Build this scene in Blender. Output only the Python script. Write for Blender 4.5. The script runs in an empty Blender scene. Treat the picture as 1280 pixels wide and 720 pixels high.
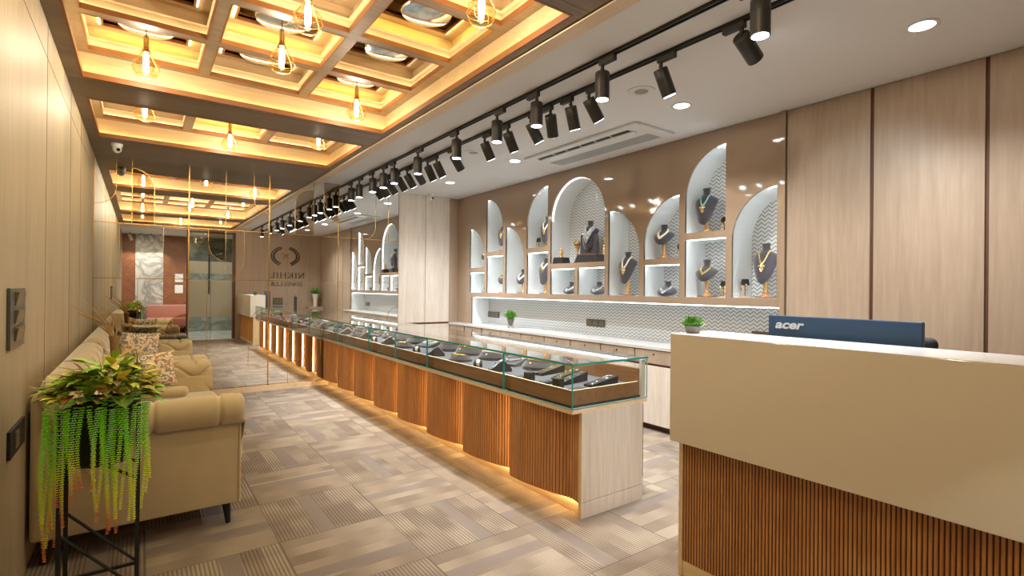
import bpy, bmesh, math, random
from mathutils import Vector, Matrix
random.seed(7)
S = bpy.context.scene
COL = S.collection
PI = math.pi

# ------------------------------------------------------------------ camera / world / exposure
F_PX, YAW, PITCH, ROLL = 644.0, 0.6243, 0.0019, 0.010
cam_d = bpy.data.cameras.new('camera')
cam = bpy.data.objects.new('camera', cam_d); COL.objects.link(cam)
cam_d.sensor_fit = 'HORIZONTAL'; cam_d.sensor_width = 36.0
cam_d.lens = 36.0 * F_PX / 1280.0
cam_d.clip_start = 0.02
cy_, sy_ = math.cos(YAW), math.sin(YAW)
f_ = Vector((sy_, cy_, 0)); r_ = Vector((cy_, -sy_, 0)); u_ = Vector((0, 0, 1))
f2 = f_ * math.cos(PITCH) + u_ * math.sin(PITCH); u2 = u_ * math.cos(PITCH) - f_ * math.sin(PITCH)
r3 = r_ * math.cos(ROLL) + u2 * math.sin(ROLL); u3 = u2 * math.cos(ROLL) - r_ * math.sin(ROLL)
M = Matrix((r3, u3, -f2)).transposed().to_4x4()
M.translation = Vector((0, 0, 1.35))
cam.matrix_world = M
S.camera = cam
w = bpy.data.worlds.new('world'); S.world = w; w.use_nodes = True
w.node_tree.nodes['Background'].inputs[0].default_value = (0.8, 0.88, 1, 1)
w.node_tree.nodes['Background'].inputs[1].default_value = 0.4
vs = S.view_settings
vs.view_transform = 'Standard'; vs.look = 'None'; vs.gamma = 1.0; vs.use_curve_mapping = False
vs.exposure = 1.15
S.cycles.max_bounces = 10; S.cycles.diffuse_bounces = 5; S.cycles.glossy_bounces = 5
S.cycles.transparent_max_bounces = 16
S.cycles.use_denoising = True
S.cycles.sample_clamp_indirect = 4.0
S.cycles.caustics_reflective = False; S.cycles.caustics_refractive = False

# light levels
E_DOWN = 88.0        # recessed downlights
E_TRACK = 62.0       # straight track heads
E_TRACK2 = 17.0      # aimed track heads
E_PEND = 6.0         # pendant filaments
L_COVE = 6.5        # warm cove strips
L_CELL = 6.5
L_NICHE = 12.5
L_BASE = 11.0

# room numbers
XL, XR, YM, YB, ZC = -0.43, 4.15, 7.28, -0.5, 2.79

# ------------------------------------------------------------------ materials
def lin(c):
    return tuple(((v / 255.0) / 12.92 if v / 255.0 <= 0.04045 else ((v / 255.0 + 0.055) / 1.055) ** 2.4) for v in c)
def newmat(name):
    m = bpy.data.materials.new(name); m.use_nodes = True
    nt = m.node_tree; b = nt.nodes['Principled BSDF']
    return m, nt, b
def pmat(name, rgb, rough=0.5, metal=0.0, spec=0.5, sheen=0.0, noise=0.0, nscale=8.0, bump=0.0, bscale=60.0, coat=0.0):
    m, nt, b = newmat(name)
    c = lin(rgb)
    b.inputs['Base Color'].default_value = (*c, 1)
    b.inputs['Roughness'].default_value = rough
    b.inputs['Metallic'].default_value = metal
    b.inputs['Specular IOR Level'].default_value = spec
    b.inputs['Sheen Weight'].default_value = sheen
    b.inputs['Coat Weight'].default_value = coat
    tc = nt.nodes.new('ShaderNodeTexCoord')
    if noise > 0:
        n = nt.nodes.new('ShaderNodeTexNoise'); n.inputs['Scale'].default_value = nscale; n.inputs['Detail'].default_value = 4
        nt.links.new(tc.outputs['Object'], n.inputs['Vector'])
        mx = nt.nodes.new('ShaderNodeMix'); mx.data_type = 'RGBA'
        mx.inputs['A'].default_value = (*[v * (1 - noise) for v in c], 1)
        mx.inputs['B'].default_value = (*[min(1, v * (1 + noise)) for v in c], 1)
        nt.links.new(n.outputs['Fac'], mx.inputs['Factor']); nt.links.new(mx.outputs['Result'], b.inputs['Base Color'])
    if bump > 0:
        n = nt.nodes.new('ShaderNodeTexNoise'); n.inputs['Scale'].default_value = bscale
        nt.links.new(tc.outputs['Object'], n.inputs['Vector'])
        bp = nt.nodes.new('ShaderNodeBump'); bp.inputs['Strength'].default_value = bump; bp.inputs['Distance'].default_value = 0.005
        nt.links.new(n.outputs['Fac'], bp.inputs['Height']); nt.links.new(bp.outputs['Normal'], b.inputs['Normal'])
    return m
def wood(name, c1, c2, axis='Z', rough=0.45, scale=9.0, coat=0.0, spec=0.5, ring=0.35):
    """grain stretched along the given axis"""
    m, nt, b = newmat(name)
    tc = nt.nodes.new('ShaderNodeTexCoord'); mp = nt.nodes.new('ShaderNodeMapping')
    s = {'X': (0.07, 1, 1), 'Y': (1, 0.07, 1), 'Z': (1, 1, 0.07)}[axis]
    mp.inputs['Scale'].default_value = s
    nt.links.new(tc.outputs['Object'], mp.inputs['Vector'])
    n1 = nt.nodes.new('ShaderNodeTexNoise'); n1.inputs['Scale'].default_value = scale; n1.inputs['Detail'].default_value = 6
    n1.inputs['Distortion'].default_value = ring * 4
    n2 = nt.nodes.new('ShaderNodeTexNoise'); n2.inputs['Scale'].default_value = scale * 9; n2.inputs['Detail'].default_value = 3
    nt.links.new(mp.outputs[0], n1.inputs['Vector']); nt.links.new(mp.outputs[0], n2.inputs['Vector'])
    mm = nt.nodes.new('ShaderNodeMath'); mm.operation = 'MULTIPLY_ADD'; mm.inputs[1].default_value = 0.45
    nt.links.new(n2.outputs['Fac'], mm.inputs[0])
    m2 = nt.nodes.new('ShaderNodeMath'); m2.operation = 'MULTIPLY'; m2.inputs[1].default_value = 0.6
    nt.links.new(n1.outputs['Fac'], m2.inputs[0]); nt.links.new(m2.outputs[0], mm.inputs[2])
    rp = nt.nodes.new('ShaderNodeValToRGB')
    rp.color_ramp.elements[0].position = 0.36; rp.color_ramp.elements[0].color = (*lin(c1), 1)
    rp.color_ramp.elements[1].position = 0.66; rp.color_ramp.elements[1].color = (*lin(c2), 1)
    nt.links.new(mm.outputs[0], rp.inputs[0]); nt.links.new(rp.outputs[0], b.inputs['Base Color'])
    b.inputs['Roughness'].default_value = rough; b.inputs['Coat Weight'].default_value = coat
    b.inputs['Specular IOR Level'].default_value = spec
    return m
def emat(name, rgb, strength):
    m = bpy.data.materials.new(name); m.use_nodes = True; nt = m.node_tree
    nt.nodes.remove(nt.nodes['Principled BSDF'])
    e = nt.nodes.new('ShaderNodeEmission'); e.inputs[0].default_value = (*rgb, 1); e.inputs[1].default_value = strength
    nt.links.new(e.outputs[0], nt.nodes['Material Output'].inputs[0])
    return m
def glassmat(name, tint=(0.93, 0.97, 0.96), rough=0.0, refl=(1, 1, 1), ior=1.45, gain=1.0):
    m = bpy.data.materials.new(name); m.use_nodes = True; nt = m.node_tree
    nt.nodes.remove(nt.nodes['Principled BSDF'])
    t = nt.nodes.new('ShaderNodeBsdfTransparent'); t.inputs[0].default_value = (*tint, 1)
    g = nt.nodes.new('ShaderNodeBsdfGlossy'); g.inputs['Roughness'].default_value = rough; g.inputs[0].default_value = (*refl, 1)
    ge = nt.nodes.new('ShaderNodeNewGeometry'); dt = nt.nodes.new('ShaderNodeVectorMath'); dt.operation = 'DOT_PRODUCT'
    nt.links.new(ge.outputs['Normal'], dt.inputs[0]); nt.links.new(ge.outputs['Incoming'], dt.inputs[1])
    def mn(op, a, b=0.0):
        n = nt.nodes.new('ShaderNodeMath'); n.operation = op
        for i, v in enumerate((a, b)):
            if isinstance(v, (int, float)): n.inputs[i].default_value = v
            else: nt.links.new(v, n.inputs[i])
        return n
    k = mn('POWER', mn('SUBTRACT', 1.0, mn('ABSOLUTE', dt.outputs['Value']).outputs[0]).outputs[0], 5.0)
    r0 = ((ior - 1) / (ior + 1)) ** 2
    ml = mn('ADD', mn('MULTIPLY', k.outputs[0], (1 - r0) * gain).outputs[0], r0 * gain); ml.use_clamp = True
    mx = nt.nodes.new('ShaderNodeMixShader')
    nt.links.new(ml.outputs[0], mx.inputs[0]); nt.links.new(t.outputs[0], mx.inputs[1]); nt.links.new(g.outputs[0], mx.inputs[2])
    nt.links.new(mx.outputs[0], nt.nodes['Material Output'].inputs[0])
    return m
def glossmat(name, rgb, rough):
    m = bpy.data.materials.new(name); m.use_nodes = True; nt = m.node_tree
    nt.nodes.remove(nt.nodes['Principled BSDF'])
    g = nt.nodes.new('ShaderNodeBsdfGlossy'); g.inputs['Roughness'].default_value = rough; g.inputs[0].default_value = (*rgb, 1)
    nt.links.new(g.outputs[0], nt.nodes['Material Output'].inputs[0])
    return m
def math_node(nt, op, a, b=None, clamp=False):
    n = nt.nodes.new('ShaderNodeMath'); n.operation = op; n.use_clamp = clamp
    for i, v in enumerate((a, b)):
        if v is None: continue
        if isinstance(v, (int, float)): n.inputs[i].default_value = v
        else: nt.links.new(v, n.inputs[i])
    return n.outputs[0]
def mixc(nt, fac, a, b):
    mx = nt.nodes.new('ShaderNodeMix'); mx.data_type = 'RGBA'
    if isinstance(fac, (int, float)): mx.inputs['Factor'].default_value = fac
    else: nt.links.new(fac, mx.inputs['Factor'])
    for k, v in (('A', a), ('B', b)):
        if isinstance(v, tuple): mx.inputs[k].default_value = (*v, 1)
        else: nt.links.new(v, mx.inputs[k])
    return mx.outputs['Result']

def chevron_mat():
    m, nt, b = newmat('herringbone_tile')
    tc = nt.nodes.new('ShaderNodeTexCoord'); sp = nt.nodes.new('ShaderNodeSeparateXYZ')
    nt.links.new(tc.outputs['Object'], sp.inputs[0])
    y, z = sp.outputs[1], sp.outputs[2]
    tri = math_node(nt, 'PINGPONG', y, 0.032)
    zz = math_node(nt, 'ADD', z, math_node(nt, 'MULTIPLY', tri, 0.85))
    fr = math_node(nt, 'FRACT', math_node(nt, 'DIVIDE', zz, 0.036))
    d = math_node(nt, 'ABSOLUTE', math_node(nt, 'SUBTRACT', fr, 0.5))
    k = math_node(nt, 'MULTIPLY', math_node(nt, 'SUBTRACT', 0.19, d), 14.0, True)
    c = mixc(nt, k, lin((206, 205, 200)), lin((124, 130, 140)))
    nt.links.new(c, b.inputs['Base Color']); b.inputs['Roughness'].default_value = 0.3
    return m
def carpet_mat():
    m, nt, b = newmat('carpet_tile')
    T, OX, OY = 0.575, 0.605, 2.915
    tc = nt.nodes.new('ShaderNodeTexCoord'); sp = nt.nodes.new('ShaderNodeSeparateXYZ')
    nt.links.new(tc.outputs['Object'], sp.inputs[0])
    x = math_node(nt, 'DIVIDE', math_node(nt, 'SUBTRACT', sp.outputs[0], OX - 20 * T), T)
    y = math_node(nt, 'DIVIDE', math_node(nt, 'SUBTRACT', sp.outputs[1], OY - 20 * T), T)
    ix = math_node(nt, 'FLOOR', x); iy = math_node(nt, 'FLOOR', y)
    fx = math_node(nt, 'FRACT', x); fy = math_node(nt, 'FRACT', y)
    ck = math_node(nt, 'MODULO', math_node(nt, 'ADD', ix, iy), 2.0)      # 0: lines run along Y, 1: along X
    u = nt.nodes.new('ShaderNodeMix'); u.data_type = 'FLOAT'                 # across the lines
    nt.links.new(ck, u.inputs[0]); nt.links.new(fx, u.inputs[2]); nt.links.new(fy, u.inputs[3]); u = u.outputs[0]
    v = nt.nodes.new('ShaderNodeMix'); v.data_type = 'FLOAT'
    nt.links.new(ck, v.inputs[0]); nt.links.new(fy, v.inputs[2]); nt.links.new(fx, v.inputs[3]); v = v.outputs[0]
    tid = math_node(nt, 'ADD', math_node(nt, 'MULTIPLY', ix, 7.31), math_node(nt, 'MULTIPLY', iy, 3.17))
    wn = nt.nodes.new('ShaderNodeTexWhiteNoise'); wn.noise_dimensions = '1D'; nt.links.new(tid, wn.inputs['W'])
    rnd = wn.outputs['Value']
    # blocks of light and dark pile inside a tile
    cmb = nt.nodes.new('ShaderNodeCombineXYZ')
    nt.links.new(math_node(nt, 'FLOOR', math_node(nt, 'MULTIPLY', u, 6.0)), cmb.inputs[0])
    nt.links.new(math_node(nt, 'MULTIPLY', v, 1.6), cmb.inputs[1]); nt.links.new(tid, cmb.inputs[2])
    nz = nt.nodes.new('ShaderNodeTexNoise'); nz.inputs['Scale'].default_value = 1.3; nz.inputs['Detail'].default_value = 1
    nt.links.new(cmb.outputs[0], nz.inputs['Vector'])
    blk = math_node(nt, 'MULTIPLY', math_node(nt, 'SUBTRACT', nz.outputs['Fac'], 0.36), 3.4, True)
    # fine ribs
    st = math_node(nt, 'FRACT', math_node(nt, 'MULTIPLY', u, 32.0))
    st = math_node(nt, 'GREATER_THAN', st, 0.5)
    ribamt = math_node(nt, 'SUBTRACT', 1.0, math_node(nt, 'MULTIPLY', ck, 0.7))
    st = math_node(nt, 'MULTIPLY', math_node(nt, 'MULTIPLY', st, ribamt), 0.55)
    # plain band
    pos = math_node(nt, 'ADD', 0.15, math_node(nt, 'MULTIPLY', rnd, 0.55))
    bd = math_node(nt, 'LESS_THAN', math_node(nt, 'ABSOLUTE', math_node(nt, 'SUBTRACT', u, pos)), 0.075)
    c = mixc(nt, blk, lin((134, 118, 102)), lin((170, 154, 134)))
    c = mixc(nt, st, c, lin((74, 64, 58)))
    c = mixc(nt, math_node(nt, 'MULTIPLY', bd, 0.9), c, lin((132, 119, 111)))
    # tile joints
    e = math_node(nt, 'MINIMUM', math_node(nt, 'MINIMUM', fx, fy), math_node(nt, 'MINIMUM', math_node(nt, 'SUBTRACT', 1.0, fx), math_node(nt, 'SUBTRACT', 1.0, fy)))
    c = mixc(nt, math_node(nt, 'MULTIPLY', math_node(nt, 'LESS_THAN', e, 0.006), 0.45), c, lin((70, 58, 50)))
    fn = nt.nodes.new('ShaderNodeTexNoise'); fn.inputs['Scale'].default_value = 260; nt.links.new(tc.outputs['Object'], fn.inputs['Vector'])
    c = mixc(nt, math_node(nt, 'MULTIPLY', fn.outputs['Fac'], 0.45), c, lin((104, 90, 80)))
    nt.links.new(c, b.inputs['Base Color']); b.inputs['Roughness'].default_value = 0.95; b.inputs['Specular IOR Level'].default_value = 0.15
    bp = nt.nodes.new('ShaderNodeBump'); bp.inputs['Strength'].default_value = 0.35; bp.inputs['Distance'].default_value = 0.003
    nt.links.new(fn.outputs['Fac'], bp.inputs['Height']); nt.links.new(bp.outputs[0], b.inputs['Normal'])
    return m
def marble_mat(name, base, vein, scale=1.5, rough=0.2):
    m, nt, b = newmat(name)
    tc = nt.nodes.new('ShaderNodeTexCoord')
    n = nt.nodes.new('ShaderNodeTexNoise'); n.inputs['Scale'].default_value = scale; n.inputs['Detail'].default_value = 9; n.inputs['Distortion'].default_value = 2.2
    nt.links.new(tc.outputs['Object'], n.inputs['Vector'])
    v = math_node(nt, 'MULTIPLY', math_node(nt, 'ABSOLUTE', math_node(nt, 'SUBTRACT', n.outputs['Fac'], 0.5)), 7.0, True)
    nt.links.new(mixc(nt, v, lin(vein), lin(base)), b.inputs['Base Color']); b.inputs['Roughness'].default_value = rough
    return m
def floral_mat():
    m, nt, b = newmat('floral_print')
    tc = nt.nodes.new('ShaderNodeTexCoord')
    vo = nt.nodes.new('ShaderNodeTexVoronoi'); vo.inputs['Scale'].default_value = 15; nt.links.new(tc.outputs['Object'], vo.inputs['Vector'])
    d = vo.outputs['Distance']
    rings = math_node(nt, 'SINE', math_node(nt, 'MULTIPLY', d, 20.0))
    k1 = math_node(nt, 'MULTIPLY', math_node(nt, 'GREATER_THAN', rings, 0.25), 0.85)
    sep = nt.nodes.new('ShaderNodeSeparateColor'); nt.links.new(vo.outputs['Color'], sep.inputs[0])
    rc = nt.nodes.new('ShaderNodeValToRGB'); rc.color_ramp.interpolation = 'CONSTANT'
    el = rc.color_ramp.elements; el[0].color = (*lin((204, 138, 100)), 1); el[1].position = 0.4; el[1].color = (*lin((120, 134, 146)), 1)
    q = el.new(0.7); q.color = (*lin((222, 180, 124)), 1)
    nt.links.new(sep.outputs[0], rc.inputs[0])
    n = nt.nodes.new('ShaderNodeTexNoise'); n.inputs['Scale'].default_value = 34; nt.links.new(tc.outputs['Object'], n.inputs['Vector'])
    k2 = math_node(nt, 'MULTIPLY', math_node(nt, 'GREATER_THAN', n.outputs['Fac'], 0.56), 0.75)
    c = mixc(nt, k1, lin((236, 222, 196)), rc.outputs[0])
    c = mixc(nt, k2, c, lin((120, 118, 112)))
    nt.links.new(c, b.inputs['Base Color']); b.inputs['Roughness'].default_value = 0.85
    return m
def attr_mat(name, rough=0.5, spec=0.4):
    m, nt, b = newmat(name)
    a = nt.nodes.new('ShaderNodeAttribute'); a.attribute_name = 'Col'
    nt.links.new(a.outputs['Color'], b.inputs['Base Color']); b.inputs['Roughness'].default_value = rough
    b.inputs['Specular IOR Level'].default_value = spec
    return m
def herring_wood():
    m, nt, b = newmat('chevron_walnut')
    tc = nt.nodes.new('ShaderNodeTexCoord'); sp = nt.nodes.new('ShaderNodeSeparateXYZ'); nt.links.new(tc.outputs['Object'], sp.inputs[0])
    tri = math_node(nt, 'PINGPONG', sp.outputs[0], 0.3)
    fr = math_node(nt, 'FRACT', math_node(nt, 'DIVIDE', math_node(nt, 'ADD', sp.outputs[2], tri), 0.11))
    n = nt.nodes.new('ShaderNodeTexNoise'); n.inputs['Scale'].default_value = 7; nt.links.new(tc.outputs['Object'], n.inputs['Vector'])
    c = mixc(nt, n.outputs['Fac'], lin((120, 74, 50)), lin((164, 108, 78)))
    c = mixc(nt, math_node(nt, 'LESS_THAN', fr, 0.07), c, lin((80, 46, 30)))
    nt.links.new(c, b.inputs['Base Color']); b.inputs['Roughness'].default_value = 0.35
    return m

MT = dict(
    carpet=carpet_mat(), chevron=chevron_mat(), floral=floral_mat(), leaf=attr_mat('leaf'), strand=attr_mat('succulent', 0.6),
    herring=herring_wood(),
    marble=marble_mat('marble', (206, 204, 198), (150, 150, 146)), marblef=marble_mat('marble_floor', (214, 212, 206), (176, 174, 170), 1.0),
    marbleg=marble_mat('grey_marble', (150, 156, 152), (110, 118, 114), 1.2),
    wall=wood('pale_oak_laminate', (164, 150, 120), (184, 170, 140), 'Z', 0.5, 5, spec=0.5, ring=0.15),
    closet=wood('blush_oak_veneer', (158, 137, 117), (174, 153, 132), 'Z', 0.42, 6, spec=0.45, ring=0.5),
    ash=wood('white_ash', (204, 190, 174), (224, 214, 202), 'Z', 0.42, 7, ring=0.3),
    ceilwood=wood('greige_ceiling_wood', (114, 96, 76), (138, 118, 94), 'X', 0.5, 7, ring=0.2),
    cell_in=wood('cream_coffer_wood', (184, 158, 118), (204, 178, 138), 'X', 0.55, 6, ring=0.2),
    lipwood=pmat('amber_lip_wood', (134, 84, 42), 0.45, noise=0.15),
    lipedge=wood('pale_lip_molding', (216, 190, 154), (232, 210, 178), 'Y', 0.45, 6, ring=0.2),
    walnut=wood('fluted_walnut', (172, 114, 62), (212, 154, 94), 'Z', 0.42, 14, ring=0.2),
    groove=pmat('flute_groove_shade', (108, 66, 40), 0.6),  # darker walnut on the groove faces, shade between flutes put into the colour
    tray=wood('case_walnut', (130, 88, 52), (164, 116, 74), 'Y', 0.4, 12, ring=0.3),
    doorbrown=pmat('brown_groove', (92, 58, 36), 0.6),
    white=pmat('white_ceiling_paint', (226, 226, 226), 0.7),
    nichew=pmat('white_lacquer', (228, 232, 232), 0.35),
    fascia=pmat('gloss_brown_acrylic', (156, 134, 112), 0.06, spec=0.5, coat=0.3),
    corian=pmat('cream_solid_surface', (218, 208, 192), 0.13, spec=0.5),
    corian_top=pmat('white_solid_surface', (236, 236, 238), 0.18, spec=0.5),
    quartz=pmat('white_quartz', (190, 187, 182), 0.25, noise=0.04, nscale=30),
    beige=wood('beige_edge', (214, 186, 140), (226, 200, 158), 'Y', 0.45, 9, ring=0.2),
    black=pmat('black_powder_coat', (44, 41, 38), 0.42, metal=0.25),
    blackm=pmat('matt_black', (22, 22, 22), 0.55),
    gold=pmat('brushed_gold', (205, 164, 90), 0.25, metal=1.0),
    goldj=pmat('gold_jewellery', (226, 202, 140), 0.25, metal=1.0, bump=1.0, bscale=300),
    silver=pmat('bright_silver', (220, 222, 224), 0.2, metal=1.0, bump=1.0, bscale=300),
    pearl=pmat('pearl', (236, 230, 208), 0.25),
    turq=pmat('turquoise_bead', (120, 190, 184), 0.3),
    velvet=pmat('charcoal_velvet', (54, 48, 53), 0.9, sheen=0.5, noise=0.15, nscale=40),
    velvetlt=pmat('grey_felt', (78, 76, 86), 0.92, sheen=0.4),
    boxblk=pmat('black_leatherette', (34, 31, 31), 0.5, bump=0.2),
    turned=wood('turned_wood', (176, 130, 76), (206, 160, 100), 'Z', 0.35, 20),
    basewood=wood('dark_turned_base', (112, 72, 48), (140, 94, 66), 'Y', 0.35, 20),
    sofa=pmat('beige_velvet', (192, 174, 136), 0.72, sheen=0.8, noise=0.12, nscale=7, spec=0.25),
    sofad=pmat('velvet_piping', (206, 184, 140), 0.7, sheen=0.5),
    pink=pmat('pink_velvet', (176, 116, 100), 0.8, sheen=0.6, noise=0.1),
    slate=pmat('slate_switch_plate', (92, 92, 86), 0.3, metal=0.3),
    switchb=pmat('bronze_rocker', (120, 110, 92), 0.3, metal=0.5),
    navy=pmat('navy_plastic', (38, 66, 96), 0.32),
    logo=pmat('silver_logo', (206, 212, 220), 0.35, metal=0.3),
    bronze=pmat('dark_bronze', (84, 66, 48), 0.4, metal=0.5),
    plastic=pmat('white_plastic', (225, 226, 224), 0.35),
    acgrey=pmat('grille_grey', (188, 190, 188), 0.5),
    mesh=pmat('speaker_mesh', (176, 176, 176), 0.7, bump=1.0, bscale=900),
    darkglass=pmat('camera_eye', (16, 16, 20), 0.08),
    concrete=pmat('grey_concrete', (118, 112, 108), 0.7, noise=0.15),
    stone=pmat('ribbed_white_ceramic', (220, 212, 198), 0.5),
    grass=attr_mat('fine_green_leaf', 0.6), bark=pmat('pale_bark', (150, 120, 78), 0.85, noise=0.4, nscale=60, bump=0.6),
    twig=pmat('dry_twig', (172, 140, 90), 0.85, noise=0.3, nscale=40),
    mirror=glossmat('mirror', (0.88, 0.885, 0.86), 0.0), bronzemirror=glossmat('bronze_mirror', (0.52, 0.44, 0.34), 0.01),
    glass=glassmat('case_glass', (0.95, 0.975, 0.965), gain=1.0), glassedge=pmat('teal_glass_edge', (40, 150, 142), 0.12, spec=0.8),
    glasslt=pmat('pale_glass_edge', (120, 178, 176), 0.12, spec=0.8),
    bulbglass=glassmat('amber_bulb_glass', (0.97, 0.90, 0.76), refl=(1, .9, .7), ior=1.35, gain=1.0),
    frost=pmat('frosted_film', (178, 178, 168), 0.5),
    doorglass=glassmat('door_glass', (0.86, 0.90, 0.88)),
    disc=pmat('mirrored_canopy', (196, 204, 200), 0.12, metal=0.85),
    brass=pmat('amber_brass', (206, 164, 92), 0.25, metal=0.9),
    chair=pmat('black_office_fabric', (38, 40, 50), 0.7), wire=pmat('black_wire', (60, 56, 52), 0.5),
    e_cove=emat('warm_strip', (1.0, 0.66, 0.24), L_COVE), e_cream=emat('soft_strip', (1.0, 0.84, 0.56), L_CELL), e_yel=emat('yellow_strip', (1.0, 0.80, 0.12), L_CELL * 2.2),
    e_dim=emat('dim_strip', (1.0, 0.80, 0.5), L_CELL * .3), e_under=emat('undershelf_strip', (0.88, 0.96, 1.0), L_NICHE * .4), e_niche=emat('cool_strip', (0.86, 0.95, 1.0), L_NICHE), e_base=emat('golden_strip', (1.0, 0.66, 0.30), L_BASE),
    e_bulb=emat('filament', (1.0, 0.93, 0.84), 26.0), e_lens=emat('cool_lens', (0.85, 0.95, 1.0), 9.0), e_down=emat('downlight_lens', (1.0, 0.98, 1.0), 9.0),
)

# ------------------------------------------------------------------ mesh builder
class MB:
    def __init__(s): s.v = []; s.f = []; s.m = []; s.c = []; s.mi = 0; s.col = None; s.T = Matrix.Identity(4)
    def add(s, vs_, fs_):
        o = len(s.v)
        s.v += [tuple(s.T @ Vector(v)) for v in vs_]
        if s.col is not None or s.c:
            s.c += [s.col or (1, 1, 1)] * len(vs_)
        s.f += [tuple(i + o for i in f) for f in fs_]; s.m += [s.mi] * len(fs_)
        return s
    def box(s, x0, x1, y0, y1, z0, z1):
        v = [(x, y, z) for x in (x0, x1) for y in (y0, y1) for z in (z0, z1)]
        return s.add(v, [(0, 1, 3, 2), (4, 6, 7, 5), (0, 4, 5, 1), (2, 3, 7, 6), (0, 2, 6, 4), (1, 5, 7, 3)])
    def rbox(s, x0, x1, y0, y1, z0, z1, r=0.01, seg=3, puff=0.0):
        bm = bmesh.new(); bmesh.ops.create_cube(bm, size=1)
        for v in bm.verts: v.co = Vector(((x0 + x1) / 2 + v.co.x * (x1 - x0), (y0 + y1) / 2 + v.co.y * (y1 - y0), (z0 + z1) / 2 + v.co.z * (z1 - z0)))
        bmesh.ops.bevel(bm, geom=bm.edges[:], offset=r, segments=seg, profile=0.5, affect='EDGES')
        s.frombm(bm); return s
    def frombm(s, bm):
        bm.verts.ensure_lookup_table(); bm.verts.index_update()
        s.add([v.co[:] for v in bm.verts], [tuple(v.index for v in f.verts) for f in bm.faces]); bm.free(); return s
    def tube(s, pts, r, n=8, cap=True):
        """r number or list"""
        pts = [Vector(p) for p in pts]; R = r if isinstance(r, (list, tuple)) else [r] * len(pts)
        vs_, fs_ = [], []; prev = None
        for i, p in enumerate(pts):
            d = (pts[min(i + 1, len(pts) - 1)] - pts[max(i - 1, 0)]).normalized()
            if prev is None:
                a = Vector((0, 0, 1)) if abs(d.z) < 0.9 else Vector((1, 0, 0))
                x = d.cross(a).normalized()
            else: x = (prev - d * prev.dot(d)).normalized()
            prev = x; y = d.cross(x)
            for k in range(n):
                t = 2 * PI * k / n; vs_.append(p + (x * math.cos(t) + y * math.sin(t)) * R[i])
        for i in range(len(pts) - 1):
            for k in range(n): fs_.append((i * n + k, i * n + (k + 1) % n, (i + 1) * n + (k + 1) % n, (i + 1) * n + k))
        if cap: fs_.append(tuple(range(n))[::-1]); fs_.append(tuple(range((len(pts) - 1) * n, len(pts) * n)))
        return s.add(vs_, fs_)
    def lathe(s, prof, c=(0, 0, 0), n=20, sx=1, sy=1):
        vs_, fs_ = [], []
        for r, z in prof:
            for k in range(n):
                t = 2 * PI * k / n; vs_.append((c[0] + r * sx * math.cos(t), c[1] + r * sy * math.sin(t), c[2] + z))
        for i in range(len(prof) - 1):
            for k in range(n): fs_.append((i * n + k, i * n + (k + 1) % n, (i + 1) * n + (k + 1) % n, (i + 1) * n + k))
        if prof[0][0] > 1e-4: fs_.append(tuple(range(n))[::-1])
        if prof[-1][0] > 1e-4: fs_.append(tuple(range((len(prof) - 1) * n, len(prof) * n)))
        return s.add(vs_, fs_)
    def grid(s, P, closed_u=False, flip=False):
        nu, nv = len(P), len(P[0]); fs_ = []
        for i in range(nu if closed_u else nu - 1):
            for j in range(nv - 1):
                a, b, c, d = i * nv + j, ((i + 1) % nu) * nv + j, ((i + 1) % nu) * nv + j + 1, i * nv + j + 1
                fs_.append((a, d, c, b) if flip else (a, b, c, d))
        return s.add([p for row in P for p in row], fs_)
    def prism(s, poly, lo, hi, plane='XY'):
        n = len(poly)
        def mk(a, b, h): return {'XY': (a, b, h), 'XZ': (a, h, b), 'YZ': (h, a, b)}[plane]
        v = [mk(a, b, lo) for a, b in poly] + [mk(a, b, hi) for a, b in poly]
        f = [tuple(range(n))[::-1], tuple(range(n, 2 * n))] + [(i, (i + 1) % n, n + (i + 1) % n, n + i) for i in range(n)]
        return s.add(v, f)
    def sphere(s, c, r, seg=12, sc=(1, 1, 1)):
        rings = max(4, seg // 2)
        prof = [(math.sin(PI * i / rings) * r, -math.cos(PI * i / rings) * r) for i in range(rings + 1)]
        P = [[(c[0] + p[0] * sc[0] * math.cos(2 * PI * k / seg), c[1] + p[0] * sc[1] * math.sin(2 * PI * k / seg), c[2] + p[1] * sc[2]) for p in prof] for k in range(seg)]
        return s.grid(P, True)
    def strip(s, pts2, w_, y0, y1, fn):
        """flat ribbon of width w_ along 2d points; fn(a,b,h) -> 3d"""
        L, Rr = [], []
        for i, p in enumerate(pts2):
            a = pts2[max(0, i - 1)]; b = pts2[min(len(pts2) - 1, i + 1)]
            dx, dy = b[0] - a[0], b[1] - a[1]; l = math.hypot(dx, dy) or 1
            ww = w_[i] if isinstance(w_, list) else w_
            L.append((p[0] - dy / l * ww / 2, p[1] + dx / l * ww / 2)); Rr.append((p[0] + dy / l * ww / 2, p[1] - dx / l * ww / 2))
        n = len(pts2); vs_ = [fn(*q, y0) for q in L] + [fn(*q, y0) for q in Rr] + [fn(*q, y1) for q in L] + [fn(*q, y1) for q in Rr]
        fs_ = []
        for i in range(n - 1):
            fs_ += [(i, i + 1, n + i + 1, n + i), (2 * n + i, 3 * n + i, 3 * n + i + 1, 2 * n + i + 1), (i, 2 * n + i, 2 * n + i + 1, i + 1), (n + i, n + i + 1, 3 * n + i + 1, 3 * n + i)]
        fs_ += [(0, n, 3 * n, 2 * n), (n - 1, 3 * n - 1, 4 * n - 1, 2 * n - 1)]
        return s.add(vs_, fs_)
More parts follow.
